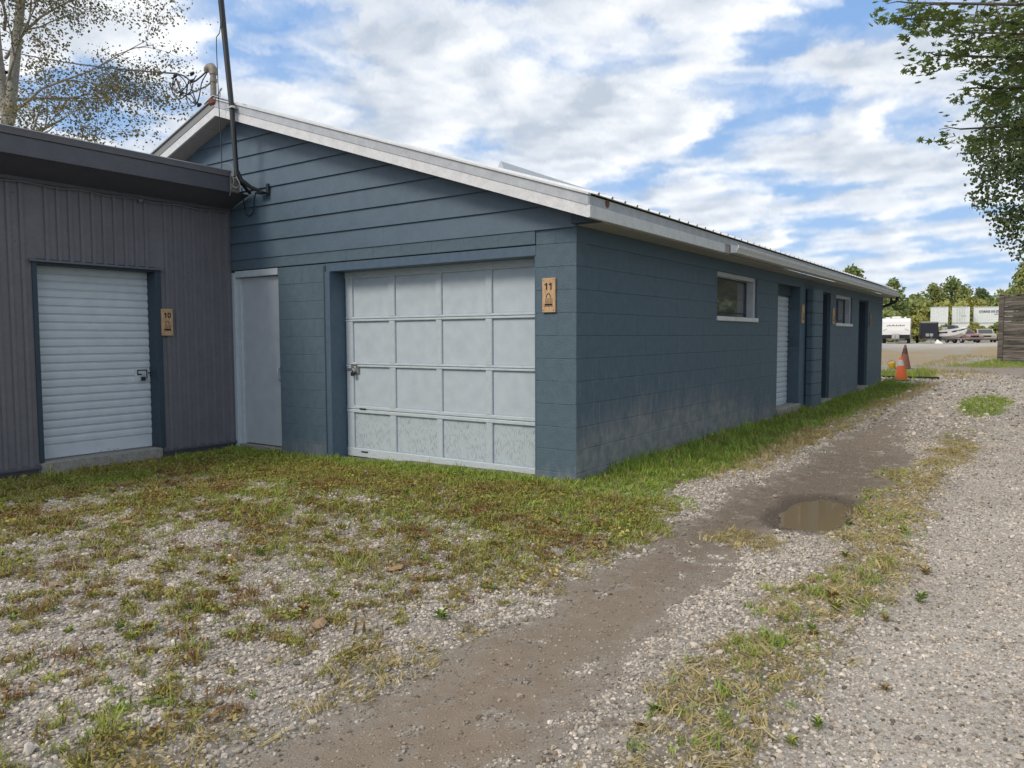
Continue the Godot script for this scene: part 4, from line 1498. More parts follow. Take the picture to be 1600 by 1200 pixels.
func sign_board(number: String, at: Vector3, turn: float, label: String, tall: float, old := false) -> void:
	var s := thing("wooden_sign", label, "sign", at, turn, "wooden unit signs")
	var h := tall / 2.0
	var b := MB.new()
	b.box(V(-0.068, -h, 0), V(0.068, h, 0.02), V(0.003, 0.003, 0.003))
	put("board", b, M.pine_old if old else M.pine, s)
	if number:
		var o := put("numerals", letters(number, 0.062), M.burnt, s)
		o.position = V(0, h - 0.075, 0.0205)
	# lock mark burnt into the wood: shackle, worn lines of lettering, dark bar
	b = MB.new()
	var arc := []
	for k in 11:
		var a := PI * k / 10.0
		arc.append(V(cos(a) * 0.019, -0.008 + sin(a) * 0.021, 0.0195))
	arc.push_front(V(0.019, -0.022, 0.0195))
	arc.append(V(-0.019, -0.022, 0.0195))
	b.tube(arc, [0.0042], 5)
	put("lock_mark", b, M.burnt, s)
	b = MB.new()
	for k in 4:
		for q in 5:
			var x := -0.036 + q * 0.0165 + 0.003 * (k % 2)
			b.box(V(x, -0.034 - k * 0.011, 0.0195), V(x + 0.0105, -0.0285 - k * 0.011, 0.0212), Vector3.ZERO)
	b.box(V(-0.048, -0.100, 0.0195), V(0.046, -0.0965, 0.0212), Vector3.ZERO)
	put("worn_lettering", b, M.burnt_soft, s)
	b = MB.new()
	b.box(V(-0.041, -0.092, 0.0195), V(0.041, -0.074, 0.0215), Vector3.ZERO)
	put("dark_bar", b, M.burnt, s)
	for k in [[-1, 1], [1, 1], [-1, -1], [1, -1]]:
		b = MB.new()
		b.disc(V(0.052 * k[0], (h - 0.018) * k[1], 0.0212), 0.0045, V(0, 0, 1), 8)
		put("screw", b, M.burnt, s)

func padlock(at: Vector3, turn: float, label: String) -> void:
	var s := thing("padlock", label, "padlock", at, turn, "padlocks on the doors")
	var b := MB.new()
	b.box(V(-0.024, -0.045, -0.011), V(0.024, 0.0, 0.011), V(0.005, 0.005, 0.004))
	put("lock_body", b, M.mast, s)
	b = MB.new()
	var arc := [V(0.016, -0.005, 0)]
	for k in 9:
		var a := PI * k / 8.0
		arc.append(V(cos(a) * 0.016, 0.016 + sin(a) * 0.016, 0))
	arc.append(V(-0.016, -0.005, 0))
	b.tube(arc, [0.0045], 6)
	put("shackle", b, M.bright_metal, s)

func wire(parent: Node3D, called: String, pts: Array, r: float, m: Material, z := 0.25) -> void:
	var c := Curve3D.new()
	var p := []
	for q in pts:
		p.append(Vector3(q[0], q[1], q[2] if q.size() > 2 else z))
	for k in p.size():
		var d: Vector3 = (p[mini(k + 1, p.size() - 1)] - p[maxi(k - 1, 0)]) / 6.0
		c.add_point(p[k], -d, d)
	c.bake_interval = maxf(c.get_baked_length() / 60.0, 0.02)
	var b := MB.new()
	b.tube(Array(c.get_baked_points()), [r], 6)
	put(called, b, m, parent)

func make_fittings() -> void:
	sign_board("11", V(-0.273, 1.668, 0.0015), 0.0, "pale new wooden sign reading 11 beside the white garage door", 0.305)
	sign_board("10", V(-4.878, 1.482, 0.90), PI / 2, "tan wooden sign reading 10 beside the roller shutter of the metal clad building", 0.305)
	sign_board("", V(0.0155, 1.67, -7.56), PI / 2, "wooden sign on the jamb beside the long wall's narrow white shutter", 0.31)
	sign_board("", V(0.0015, 1.68, -9.93), PI / 2, "wooden sign on the long wall just before the small far window", 0.31)
	sign_board("", V(0.0015, 1.67, -13.84), PI / 2, "greyed wooden sign beyond the farthest door of the long wall", 0.30, true)
	padlock(V(-2.985, 0.915, -0.168), 0.1, "padlock hanging from the bright hasp of the panelled garage door")
	padlock(V(-5.02, 0.865, 1.115), PI / 2, "dark padlock hanging on the roller shutter beside sign 10")
	# service mast with its tangle of wires
	var s := thing("service_mast", "weathered service pipe with a bent weatherhead at the gable peak", "pipe")
	var b := MB.new()
	b.tube([V(-4.965, 3.95, 0.16), V(-4.952, 4.48, 0.16)], [0.036], 12)
	put("pipe", b, M.pipe, s)
	b = MB.new()
	b.tube([V(-4.952, 4.47, 0.16), V(-4.956, 4.535, 0.16), V(-4.985, 4.565, 0.16), V(-5.03, 4.57, 0.16), V(-5.075, 4.555, 0.16), V(-5.085, 4.525, 0.16)], [0.045, 0.05, 0.05, 0.048, 0.043, 0.036], 12)
	put("weatherhead", b, M.pipe, s)
	b = MB.new()
	b.tube([V(-4.966, 4.12, 0.16), V(-4.962, 4.16, 0.16)], [0.062, 0.04], 12)
	b.tube([V(-4.953, 4.38, 0.16), V(-4.952, 4.42, 0.16)], [0.043], 12)
	put("collar", b, M.pipe, s)
	var t := thing("tangled_wires", "tangle of looped black service wires hanging left of the weatherhead", "wires")
	wire(t, "wire", [[-5.583, 4.575], [-5.451, 4.499], [-5.375, 4.4], [-5.387, 4.303], [-5.464, 4.266], [-5.569, 4.277], [-5.658, 4.336], [-5.692, 4.418], [-5.635, 4.484], [-5.601, 4.528]], 0.0075, M.mast)
	wire(t, "wire", [[-5.617, 4.531, 0.27], [-5.645, 4.435, 0.27], [-5.58, 4.355, 0.28], [-5.476, 4.323, 0.28], [-5.385, 4.336, 0.29], [-5.308, 4.388, 0.28], [-5.248, 4.426, 0.26]], 0.007, M.mast)
	wire(t, "wire", [[-5.609, 4.529, 0.24], [-5.57, 4.45, 0.24], [-5.54, 4.394, 0.24]], 0.011, M.mast)
	wire(t, "wire", [[-5.583, 4.583, 0.24], [-5.42, 4.518, 0.24], [-5.248, 4.418, 0.25], [-5.15, 4.452, 0.22], [-5.07, 4.53, 0.17]], 0.010, M.mast)
	wire(t, "wire", [[-5.248, 4.418], [-5.29, 4.318], [-5.303, 4.221], [-5.263, 4.139], [-5.206, 4.108], [-5.118, 4.113], [-5.199, 4.235], [-5.286, 4.259], [-5.387, 4.311], [-5.375, 4.259], [-5.302, 4.237], [-5.203, 4.161], [-5.111, 4.112]], 0.007, M.mast, 0.30)
	wire(t, "wire", [[-5.15, 4.47, 0.26], [-5.111, 4.391, 0.32], [-5.138, 4.29, 0.33], [-5.212, 4.262, 0.32], [-5.285, 4.267, 0.3]], 0.007, M.mast)
	wire(t, "wire", [[-5.06, 4.53, 0.16], [-5.09, 4.402, 0.22], [-5.052, 4.298, 0.27], [-5.035, 4.205, 0.3], [-5.074, 4.138, 0.3], [-5.118, 4.113, 0.3]], 0.007, M.mast)
	wire(t, "wire", [[-4.96, 4.363, 0.2], [-5.05, 4.339, 0.2], [-5.137, 4.306, 0.24], [-5.256, 4.262, 0.3]], 0.010, M.cable_grey)
	wire(t, "wire", [[-5.22, 4.396, 0.3], [-5.167, 4.295, 0.31], [-5.115, 4.187, 0.31], [-5.104, 4.111, 0.29]], 0.007, M.mast)
	wire(t, "wire", [[-4.90, 4.12, 0.14], [-4.83, 4.20, 0.16], [-4.774, 4.24, 0.2], [-4.705, 4.241, 0.22], [-4.738, 4.1, 0.3]], 0.006, M.cable_grey)
	for p in [[-5.601, 4.556], [-5.25, 4.425], [-5.47, 4.315], [-5.11, 4.115], [-5.24, 4.51]]:
		var c := MB.new()
		c.tube([V(p[0] - 0.035, p[1] - 0.008, 0.25), V(p[0], p[1], 0.26), V(p[0] + 0.03, p[1] + 0.012, 0.25)], [0.014, 0.023, 0.014], 8)
		put("splice", c, M.black, t)
	var d := thing("overhead_cable", "black overhead service cable crossing the sky in front of the poplar", "cable")
	var line := []
	for k in 25:
		var u := k / 24.0
		line.append([lerpf(-5.583, -22.0, u), lerpf(4.583, 9.9, u) - 0.7 * u * (1.0 - u), lerpf(0.25, -3.2, u)])
	wire(d, "cable", line, 0.012, M.black)
	# antenna mast
	var a := thing("antenna_mast", "tall leaning black antenna mast strapped to the gable", "mast")
	b = MB.new()
	b.tube([V(-4.325, 3.16, 0.315), V(-4.384, 3.935, 0.315), V(-4.536, 5.19, 0.315), V(-4.95, 8.6, 0.315)], [0.028, 0.030, 0.034, 0.034], 12)
	put("pole", b, M.mast, a)
	b = MB.new()
	b.box(V(-4.44, 3.93, 0.262), V(-4.33, 3.955, 0.352), V(0.004, 0.004, 0.004))
	put("strap", b, M.bright_metal, a)
	b = MB.new()
	b.tube([V(-4.33, 3.22, 0.31), V(-4.31, 3.12, 0.27), V(-4.26, 3.05, 0.18), V(-4.20, 3.0, 0.06)], [0.03, 0.03, 0.024, 0.018], 8)
	b.box(V(-4.27, 2.985, 0.028), V(-4.13, 3.0, 0.12))
	b.box(V(-4.16, 2.97, 0.02), V(-4.12, 3.10, 0.045))
	b.tube([V(-4.36, 3.14, 0.28), V(-4.45, 3.02, 0.05)], [0.02], 6)
	put("wall_bracket", b, M.mast, a)
	var e := thing("antenna_cable", "thin dark cable hanging down the gable left of the mast", "cable")
	wire(e, "cable", [[-4.99, 8.4, 0.33], [-4.507, 5.175, 0.36], [-4.575, 4.761, 0.36], [-4.571, 4.326, 0.36], [-4.603, 3.894, 0.33], [-4.583, 3.525, 0.33], [-4.575, 3.16, 0.34]], 0.005, M.mast)
	e = thing("coiled_cable", "loop of grey cable hanging under the foot of the mast", "cable")
	wire(e, "cable", [[-4.557, 3.328], [-4.45, 3.31], [-4.387, 3.276], [-4.297, 3.133], [-4.252, 3.055], [-4.325, 3.027], [-4.408, 3.073], [-4.429, 3.164], [-4.391, 3.196], [-4.36, 3.1], [-4.40, 3.05], [-4.45, 2.95]], 0.0055, M.cable_grey, 0.33)
	wire(e, "cable", [[-4.40, 3.055, 0.2], [-4.50, 2.90, 0.1], [-4.53, 2.77, 0.04], [-4.42, 2.79, 0.04], [-4.332, 2.923, 0.08], [-4.27, 3.0, 0.1]], 0.006, M.mast)
	e = thing("junction_box", "small grey electrical box at the end of the dark fascia", "box")
	b = MB.new()
	b.box(V(-4.60, 3.0, 0.19), V(-4.45, 3.17, 0.312), V(0.008, 0.008, 0.008))
	put("casing", b, M.box_grey, e)
	b = MB.new()
	b.tube([V(-4.452, 3.09, 0.25), V(-4.435, 3.09, 0.25)], [0.055], 16)
	put("cover", b, M.box_grey, e)

# ------------------------------------------------------------------ the yard beyond
func cone(at: Vector3, h: float, r: float, tone: Material, band: Material, label: String, lean := 0.0) -> void:
	var c := thing("traffic_cone", label, "cone", at, 0.3)
	c.rotation.z = lean
	var b := MB.new()
	b.box(V(-r * 1.25, 0, -r * 1.25), V(r * 1.25, 0.03, r * 1.25), V(0.02, 0.008, 0.02))
	put("base", b, M.black_soft, c)
	b = MB.new()
	var top_r := 0.035
	b.lathe([Vector2(r, 0.03), Vector2(r * 0.97, 0.05), Vector2(lerpf(r, top_r, 0.62), h * 0.62)], 20)
	b.lathe([Vector2(lerpf(r, top_r, 0.86), h * 0.86), Vector2(top_r, h - 0.01), Vector2(top_r * 0.6, h), Vector2(0.001, h)], 20)
	put("body", b, tone, c)
	b = MB.new()
	b.lathe([Vector2(lerpf(r, top_r, 0.62) + 0.001, h * 0.62), Vector2(lerpf(r, top_r, 0.86) + 0.001, h * 0.86)], 20)
	put("collar", b, band, c)

func wheel(parent: Node3D, at: Vector3, r: float, w: float) -> void:
	var b := MB.new()
	b.lathe([Vector2(r * 0.6, -w / 2), Vector2(r * 0.93, -w / 2), Vector2(r, -w * 0.32), Vector2(r, w * 0.32), Vector2(r * 0.93, w / 2), Vector2(r * 0.6, w / 2)], 20)
	var o := put("wheel", b, M.tyre, parent)
	o.position = at
	o.rotation.z = PI / 2
	b = MB.new()
	b.lathe([Vector2(0.001, -w * 0.42), Vector2(r * 0.5, -w * 0.42), Vector2(r * 0.61, -w * 0.48), Vector2(r * 0.61, w * 0.48), Vector2(r * 0.5, w * 0.42), Vector2(0.001, w * 0.42)], 16)
	put("rim", b, M.bright_metal, o)

func turn_to_camera(x: float, z: float) -> float:
	return atan2(3.31 - x, 5.72 - z)

func car(at: Vector3, turn: float, paint: Material, called: String, label: String) -> void:
	var c := thing(called, label, "car", at, turn)
	var b := MB.new()
	# side profile (z forward, y up) drawn across the width
	var half := 0.84
	b.t = Transform3D(Basis(V(0, 0, 1), V(0, 1, 0), V(-1, 0, 0)), Vector3.ZERO)
	b.prism(PackedVector2Array([Vector2(-2.15, 0.34), Vector2(-2.2, 0.62), Vector2(-2.1, 0.88), Vector2(-1.2, 0.94), Vector2(0.75, 0.92), Vector2(1.95, 0.80), Vector2(2.2, 0.66), Vector2(2.22, 0.36), Vector2(1.9, 0.26), Vector2(-1.9, 0.26)]), -half, half)
	put("body", b, paint, c)
	b = MB.new()
	b.t = Transform3D(Basis(V(0, 0, 1), V(0, 1, 0), V(-1, 0, 0)), Vector3.ZERO)
	b.prism(PackedVector2Array([Vector2(-1.65, 0.92), Vector2(-1.05, 1.36), Vector2(-0.7, 1.40), Vector2(0.05, 1.38), Vector2(0.95, 0.90)]), -half + 0.12, half - 0.12)
	put("cabin", b, paint, c)
	b = MB.new()
	b.quad(V(-half + 0.2, 0.95, 0.93), V(half - 0.2, 0.95, 0.93), V(half - 0.24, 1.33, 0.20), V(-half + 0.24, 1.33, 0.20))
	put("windscreen", b, M.car_glass, c)
	b = MB.new()
	b.quad(V(half - 0.2, 0.97, -1.60), V(-half + 0.2, 0.97, -1.60), V(-half + 0.24, 1.32, -1.14), V(half - 0.24, 1.32, -1.14))
	put("rear_window", b, M.car_glass, c)
	for s in [-1, 1]:
		b = MB.new()
		b.box(V(s * (half - 0.115) - 0.004, 0.96, -1.2), V(s * (half - 0.115) + 0.004, 1.30, 0.15), V(0.003, 0.05, 0.12))
		put("side_window", b, M.car_glass, c)
		b = MB.new()
		b.box(V(s * 0.58 - 0.16, 0.60, 2.16), V(s * 0.58 + 0.16, 0.74, 2.225), V(0.02, 0.02, 0.02))
		put("headlight", b, M.bright_metal, c)
		for z in [-1.35, 1.35]:
			wheel(c, V(s * (half - 0.07), 0.31, z), 0.31, 0.19)
	b = MB.new()
	b.box(V(-0.78, 0.36, 2.2), V(0.78, 0.50, 2.29), V(0.03, 0.03, 0.03))
	put("bumper", b, M.dull_metal, c)
	b = MB.new()
	b.box(V(-0.38, 0.56, 2.19), V(0.38, 0.72, 2.232), V(0.01, 0.01, 0.01))
	put("grille", b, M.black, c)

func container(at: Vector3, turn: float, long: bool, label: String, paint: Material) -> Node3D:
	var c := thing("shipping_container", label, "container", at, turn, "white storage containers")
	var w := 6.06 if long else 2.44
	var d := 2.44 if long else 6.06
	var b := MB.new()
	# corrugated face, the broad side towards +z
	var p := PackedVector2Array()
	var k := 0
	var x := -w / 2 + 0.1
	p.append(Vector2(-w / 2 + 0.06, 0))
	while x < w / 2 - 0.24:
		p.append_array([Vector2(x, 0), Vector2(x + 0.05, -0.035), Vector2(x + 0.12, -0.035), Vector2(x + 0.17, 0)])
		x += 0.24
	p.append(Vector2(w / 2 - 0.06, 0))
	for q in p.size() - 1:
		b.quad(V(p[q].x, 0.12, d / 2 + p[q].y - 0.02), V(p[q + 1].x, 0.12, d / 2 + p[q + 1].y - 0.02), V(p[q + 1].x, 2.5, d / 2 + p[q + 1].y - 0.02), V(p[q].x, 2.5, d / 2 + p[q].y - 0.02))
	put("corrugated_side", b, paint, c)
	b = MB.new()
	b.box(V(-w / 2 + 0.02, 0.06, -d / 2), V(w / 2 - 0.02, 2.56, d / 2 - 0.07), V(0.02, 0.02, 0.02))
	put("shell", b, paint, c)
	b = MB.new()
	for y in [[0.0, 0.13], [2.48, 2.59]]:
		b.box(V(-w / 2, y[0], d / 2 - 0.1), V(w / 2, y[1], d / 2), V(0.01, 0.01, 0.01))
	put("rail", b, M.container_rail, c)
	for s in [-1, 1]:
		b = MB.new()
		b.box(V(s * (w / 2 - 0.05) - 0.05, 0.13, d / 2 - 0.1), V(s * (w / 2 - 0.05) + 0.05, 2.48, d / 2 + 0.002), V(0.01, 0.01, 0.01))
		put("corner_post", b, M.container_post if long else paint, c)
	return c

func make_yard() -> void:
	rng.seed = 9
	M.car_glass = mat(lin(0.03, 0.035, 0.04), 0.05)
	M.container = relief(tri(mat(Color.WHITE, 0.5), 0.25), T.height, 0.1)
	M.container.albedo_texture = ramp(512, seamless(71, 0.02, 4, 512, 512), Color(0.66, 0.71, 0.71), Color(0.82, 0.85, 0.85), 1.3)
	M.container_rail = mat(lin(0.50, 0.54, 0.53), 0.5)
	M.container_post = mat(lin(0.10, 0.13, 0.12), 0.6)
	# cones, tub, kerb timber
	var orange := mat(lin(0.80, 0.155, 0.035), 0.5)
	orange.emission_enabled = false
	var faded := relief(tri(mat(Color.WHITE, 0.75), 1.5), T.height, 0.1)
	faded.albedo_texture = ramp(512, seamless(72, 0.02, 4, 512, 512), Color(0.11, 0.045, 0.03), Color(0.27, 0.12, 0.075), 1.5)
	cone(V(0.06, ground_y(0.06, -18.6), -18.6), 0.70, 0.185, orange, mat(lin(0.55, 0.55, 0.53), 0.4), "bright orange traffic cone with a grey reflective collar, the nearer of two", 0.03)
	cone(V(-1.0, ground_y(-1.0, -27.3), -27.3), 0.95, 0.24, faded, mat(lin(0.06, 0.035, 0.03), 0.7), "tall faded brown traffic cone standing behind the orange one", -0.02)
	var y := thing("yellow_tub", "small yellow plastic tub lying behind the cones", "tub", V(-1.36, ground_y(-1.36, -27.0) + 0.02, -27.0), 0.4)
	var yel := mat(lin(0.72, 0.47, 0.03), 0.45)
	var b := MB.new()
	b.lathe([Vector2(0.001, 0.0), Vector2(0.10, 0.0), Vector2(0.15, 0.22), Vector2(0.16, 0.225), Vector2(0.145, 0.22), Vector2(0.095, 0.015), Vector2(0.001, 0.012)], 18)
	put("tub_wall", b, yel, y)
	b = MB.new()
	b.tube([V(-0.15, 0.21, 0), V(-0.1, 0.32, 0.03), V(0.1, 0.32, 0.03), V(0.15, 0.21, 0)], [0.006], 5)
	put("handle", b, M.black, y)
	y.rotation.z = 0.25
	b = MB.new()
	b.box(V(-0.95, -0.06, -0.05), V(0.95, 0.065, 0.05), V(0.01, 0.01, 0.01))
	var kt := top("kerb_timber", b, mat(lin(0.022, 0.019, 0.016), 0.9))
	kt.position = V(-0.05, ground_y(0, -20.0), -20.0)
	tag(kt, "dark low timber edging lying on the ground behind the orange cone", "timber")
	# plank screen on the right
	var f := thing("plank_fence", "tall grey weathered fence of wide horizontal planks on the right", "fence", V(1.72, ground_y(2.5, -38.7), -38.7), -0.05)
	for c in 13:
		var y0 := 0.06 + c * 0.243
		var x := 0.13
		var seg := 0
		while x < 9.0:
			var e := x + (4.9 if (c + seg) % 2 == 0 else 3.7)
			b = MB.new()
			b.box(V(x, y0, -0.03 + rng.randf_range(-0.006, 0.006)), V(e - 0.006, y0 + 0.228, 0.02 + rng.randf_range(-0.008, 0.012)), V(0.004, 0.008, 0.008))
			put("plank", b, M.plank[rng.randi() % 3], f)
			x = e
			seg += 1
	for x in [0.0, 2.5, 5.0, 7.5]:
		b = MB.new()
		b.box(V(x - 0.1, -0.3, -0.16), V(x + 0.12, 3.28, 0.06 if x == 0.0 else -0.04), V(0.01, 0.01, 0.01))
		put("post", b, M.plank[1], f)
	b = MB.new()
	b.box(V(-0.16, 3.282, -0.2), V(9.2, 3.32, 0.1), V(0.006, 0.006, 0.006))
	put("cap_board", b, M.plank[0], f)
	# travel trailer
	var rv_at := V(-7.96, 0, -74.4)
	rv_at.y = ground_y(rv_at.x, rv_at.z)
	var r := thing("travel_trailer", "white travel trailer with a dark lower front parked at the far side of the lot", "trailer", rv_at, turn_to_camera(rv_at.x, rv_at.z) - 0.03)
	b = MB.new()
	b.t = Transform3D(Basis(V(0, 0, 1), V(0, 1, 0), V(-1, 0, 0)), Vector3.ZERO)
	b.prism(PackedVector2Array([Vector2(0, 0.85), Vector2(0.02, 1.25), Vector2(-0.10, 2.1), Vector2(-0.35, 2.36), Vector2(-0.6, 2.42), Vector2(-6.6, 2.42), Vector2(-6.75, 2.3), Vector2(-6.75, 0.5), Vector2(-0.3, 0.5)]), -1.22, 1.22)
	put("body", b, M.white_gloss, r)
	b = MB.new()
	b.box(V(-1.19, 0.42, -0.25), V(1.19, 0.84, 0.035), V(0.03, 0.03, 0.03))
	put("lower_panel", b, M.black, r)
	b = MB.new()
	b.box(V(-0.31, 0.45, 0.2), V(0.33, 0.95, 0.62), V(0.05, 0.05, 0.05))
	put("gas_bottle_cover", b, mat(lin(0.42, 0.43, 0.44), 0.4), r)
	b = MB.new()
	b.tube([V(-0.8, 0.44, 0.0), V(0, 0.42, 1.1)], [0.05], 6)
	b.tube([V(0.8, 0.44, 0.0), V(0, 0.42, 1.1)], [0.05], 6)
	b.tube([V(0, 0.0, 1.0), V(0, 0.8, 1.0)], [0.04], 8)
	put("tow_frame", b, M.dull_metal, r)
	b = MB.new()
	b.box(V(-0.42, 2.42, -2.4), V(0.40, 2.62, -1.4), V(0.08, 0.08, 0.1))
	put("roof_unit", b, M.white_gloss, r)
	b = MB.new()
	b.box(V(-0.95, 2.42, -1.7), V(-0.55, 2.54, -1.2), V(0.04, 0.04, 0.04))
	b.box(V(0.66, 2.42, -1.3), V(0.86, 2.56, -1.1), V(0.03, 0.03, 0.03))
	put("roof_vent", b, M.white_gloss, r)
	b = MB.new()
	for s in [-1, 1]:
		b.t = Transform3D(Basis(V(0, 0, 1), s * -0.45), V(s * 0.93, 1.32, 0.02))
		b.box(V(-0.2, -0.02, -0.03), V(0.2, 0.025, 0.012), V(0.02, 0.01, 0.004))
	put("stripe", b, M.dull_metal, r)
	b = MB.new()
	var script_ := [0.1, 0.14, 0.09, 0.16, 0.08, 0.13, 0.09, 0.15, 0.1, 0.12]
	for q in 10:
		b.t = Transform3D(Basis(V(0, 0, 1), -0.3 + 0.05 * (q % 3)), V(-0.72 + q * 0.155, 1.70 + 0.012 * (q % 2), -0.035))
		b.box(V(-0.055, -0.04, -0.02), V(0.05, script_[q] - 0.05, 0.012), V(0.01, 0.01, 0.003))
	put("lettering", b, mat(lin(0.13, 0.13, 0.14), 0.5), r)
	for s in [-1, 1]:
		for z in [-3.2, -4.1]:
			wheel(r, V(s * 1.08, 0.34, z), 0.34, 0.2)
		wheel(r, V(s * 1.06, 0.33, -0.55), 0.33, 0.2)
		b = MB.new()
		b.box(V(s * 1.222 - 0.004, 1.35, -5.8), V(s * 1.222 + 0.006, 2.0, -4.4), V(0.003, 0.05, 0.05))
		put("side_window", b, M.car_glass, r)
	# black box trailer
	var bt_at := V(-5.42, 0, -77.2)
	bt_at.y = ground_y(bt_at.x, bt_at.z)
	var t := thing("box_trailer", "small black enclosed box trailer parked right of the white travel trailer", "trailer", bt_at, turn_to_camera(bt_at.x, bt_at.z) + 0.06)
	var navy := mat(lin(0.020, 0.022, 0.034), 0.35)
	b = MB.new()
	b.box(V(-0.74, 0.42, -3.2), V(0.74, 2.06, 0), V(0.06, 0.06, 0.06))
	put("body", b, navy, t)
	b = MB.new()
	b.box(V(-0.72, 1.94, -0.05), V(0.72, 2.09, 0.02), V(0.04, 0.04, 0.02))
	put("roof_rail", b, M.dull_metal, t)
	for s in [-1, 1]:
		wheel(t, V(s * 0.96, 0.34, -1.5), 0.34, 0.22)
		b = MB.new()
		b.box(V(s * 1.0 - 0.16, 0.70, -2.0), V(s * 1.0 + 0.16, 0.76, -1.0), V(0.03, 0.02, 0.05))
		put("mudguard", b, M.black, t)
		b = MB.new()
		b.box(V(s * 0.17 - 0.145, 0.66, 0.01), V(s * 0.17 + 0.145, 0.94, 0.06), V(0.015, 0.015, 0.015))
		put("front_plate", b, mat(lin(0.40, 0.41, 0.42), 0.4, 0.3), t)
	b = MB.new()
	b.tube([V(-0.6, 0.42, 0.0), V(0, 0.40, 1.1)], [0.045], 6)
	b.tube([V(0.6, 0.42, 0.0), V(0, 0.40, 1.1)], [0.045], 6)
	b.tube([V(0.1, 0.0, 0.95), V(0.1, 0.6, 0.95)], [0.035], 8)
	put("tow_frame", b, M.dull_metal, t)
	# motor boat on its trailer
	var bo_at := V(-3.55, 0, -77.4)
	bo_at.y = ground_y(bo_at.x, bo_at.z)
	var m := thing("motor_boat", "white motor boat with a dark sweeping stripe beside the black trailer", "boat", bo_at + V(0, 0.5, 0), -0.92)
	hull(m)
	m.scale = Vector3.ONE * 0.82
	var tr := thing("boat_trailer", "low galvanised trailer carrying the white motor boat", "trailer", bo_at, -0.92)
	b = MB.new()
	for s in [-1, 1]:
		b.box(V(-2.2, 0.40, s * 0.55 - 0.04), V(1.4, 0.50, s * 0.55 + 0.04))
	b.tube([V(1.4, 0.45, -0.55), V(2.6, 0.45, 0)], [0.05], 6)
	b.tube([V(1.4, 0.45, 0.55), V(2.6, 0.45, 0)], [0.05], 6)
	b.box(V(-0.9, 0.3, -0.8), V(-0.8, 0.4, 0.8))
	put("frame", b, M.dull_metal, tr)
	for s in [-1, 1]:
		b = MB.new()
		var o := Node3D.new()
		wheel(tr, V(-0.85, 0.3, s * 0.85), 0.3, 0.18)
		var last := tr.get_child(tr.get_child_count() - 1) as MeshInstance3D
		last.rotation = Vector3(PI / 2, 0, 0)
		o.free()
	# cars
	var red := mat(lin(0.30, 0.14, 0.135), 0.55)
	var beige := mat(lin(0.43, 0.39, 0.33), 0.45)
	car(V(-3.02, ground_y(-3.0, -82.0), -82.0), turn_to_camera(-3, -82) + 0.5, red, "red_car", "faded red car half hidden behind the bow of the boat")
	car(V(-1.42, ground_y(-1.4, -87.5), -87.5), turn_to_camera(-1.4, -87) + 0.10, beige, "beige_car", "dusty beige car facing the lot in front of the hedge")
	var wt := thing("white_tarp", "small crumpled white tarp on the ground by the boat trailer", "tarp", V(-4.55, ground_y(-4.55, -76.4), -76.4), 0.3)
	b = MB.new()
	b.fit([V(-0.35, 0, 0.2), V(0.35, 0, 0.25), V(-0.12, 0.4, 0)], V(0, 0, -0.3))
	b.fit([V(0.35, 0, 0.25), V(0.3, 0.0, -0.3), V(-0.12, 0.4, 0)], V(0, 0, 0))
	b.fit([V(0.3, 0, -0.3), V(-0.35, 0, -0.25), V(-0.12, 0.4, 0)], V(0, 0, 0))
	b.fit([V(-0.35, 0, -0.25), V(-0.35, 0, 0.2), V(-0.12, 0.4, 0)], V(0, 0, 0))
	put("sheet", b, M.white_gloss, wt)
	# containers, two high
	var gy := ground_y(-8, -136)
	var cs := [[-10.05, -134.3, false], [-7.22, -135.9, false], [-2.55, -137.0, true]]
	var words := ["blank white container end at the left of the upper row", "white container end in the middle of the upper row", "long white container lettered for storage in the upper row", "lower white container behind the yellow green bush", "lower white container seen above the motor boat", "lower white container behind the hedge and the beige car"]
	var extra := [-0.02, 0.0, -0.03]
	for q in 3:
		container(V(cs[q][0], gy, cs[q][1]), turn_to_camera(cs[q][0], cs[q][1]) + extra[q], cs[q][2], words[3 + q], M.container)
		var c := container(V(cs[q][0], gy + 2.595, cs[q][1] + 0.02), turn_to_camera(cs[q][0], cs[q][1]) + extra[q], cs[q][2], words[q], M.container)
		if q == 2:
			var o := put("lettering", letters("STORAGE ON SITE", 0.37, 0.02), mat(lin(0.03, 0.05, 0.09), 0.5), c)
			o.position = V(-0.72, 1.80, 1.22)
			o.scale = V(0.68, 1, 1)
			b = MB.new()
			for n in 9:
				b.box(V(-0.1 + n * 0.15, 1.30, 1.2), V(0.0 + n * 0.15, 1.43, 1.225), Vector3.ZERO)
			put("small_lettering", b, mat(lin(0.10, 0.12, 0.15), 0.5), c)
		elif q == 1:
			b = MB.new()
			b.box(V(-0.02, 0.13, 3.012), V(0.02, 2.5, 3.03))
			for n in [-0.5, -0.2, 0.2, 0.5]:
				b.tube([V(n, 0.1, 3.04), V(n, 2.5, 3.04)], [0.02], 5)
			b.box(V(0.1, 1.1, 3.03), V(0.7, 1.2, 3.05))
			put("lock_rods", b, M.container_rail, c)

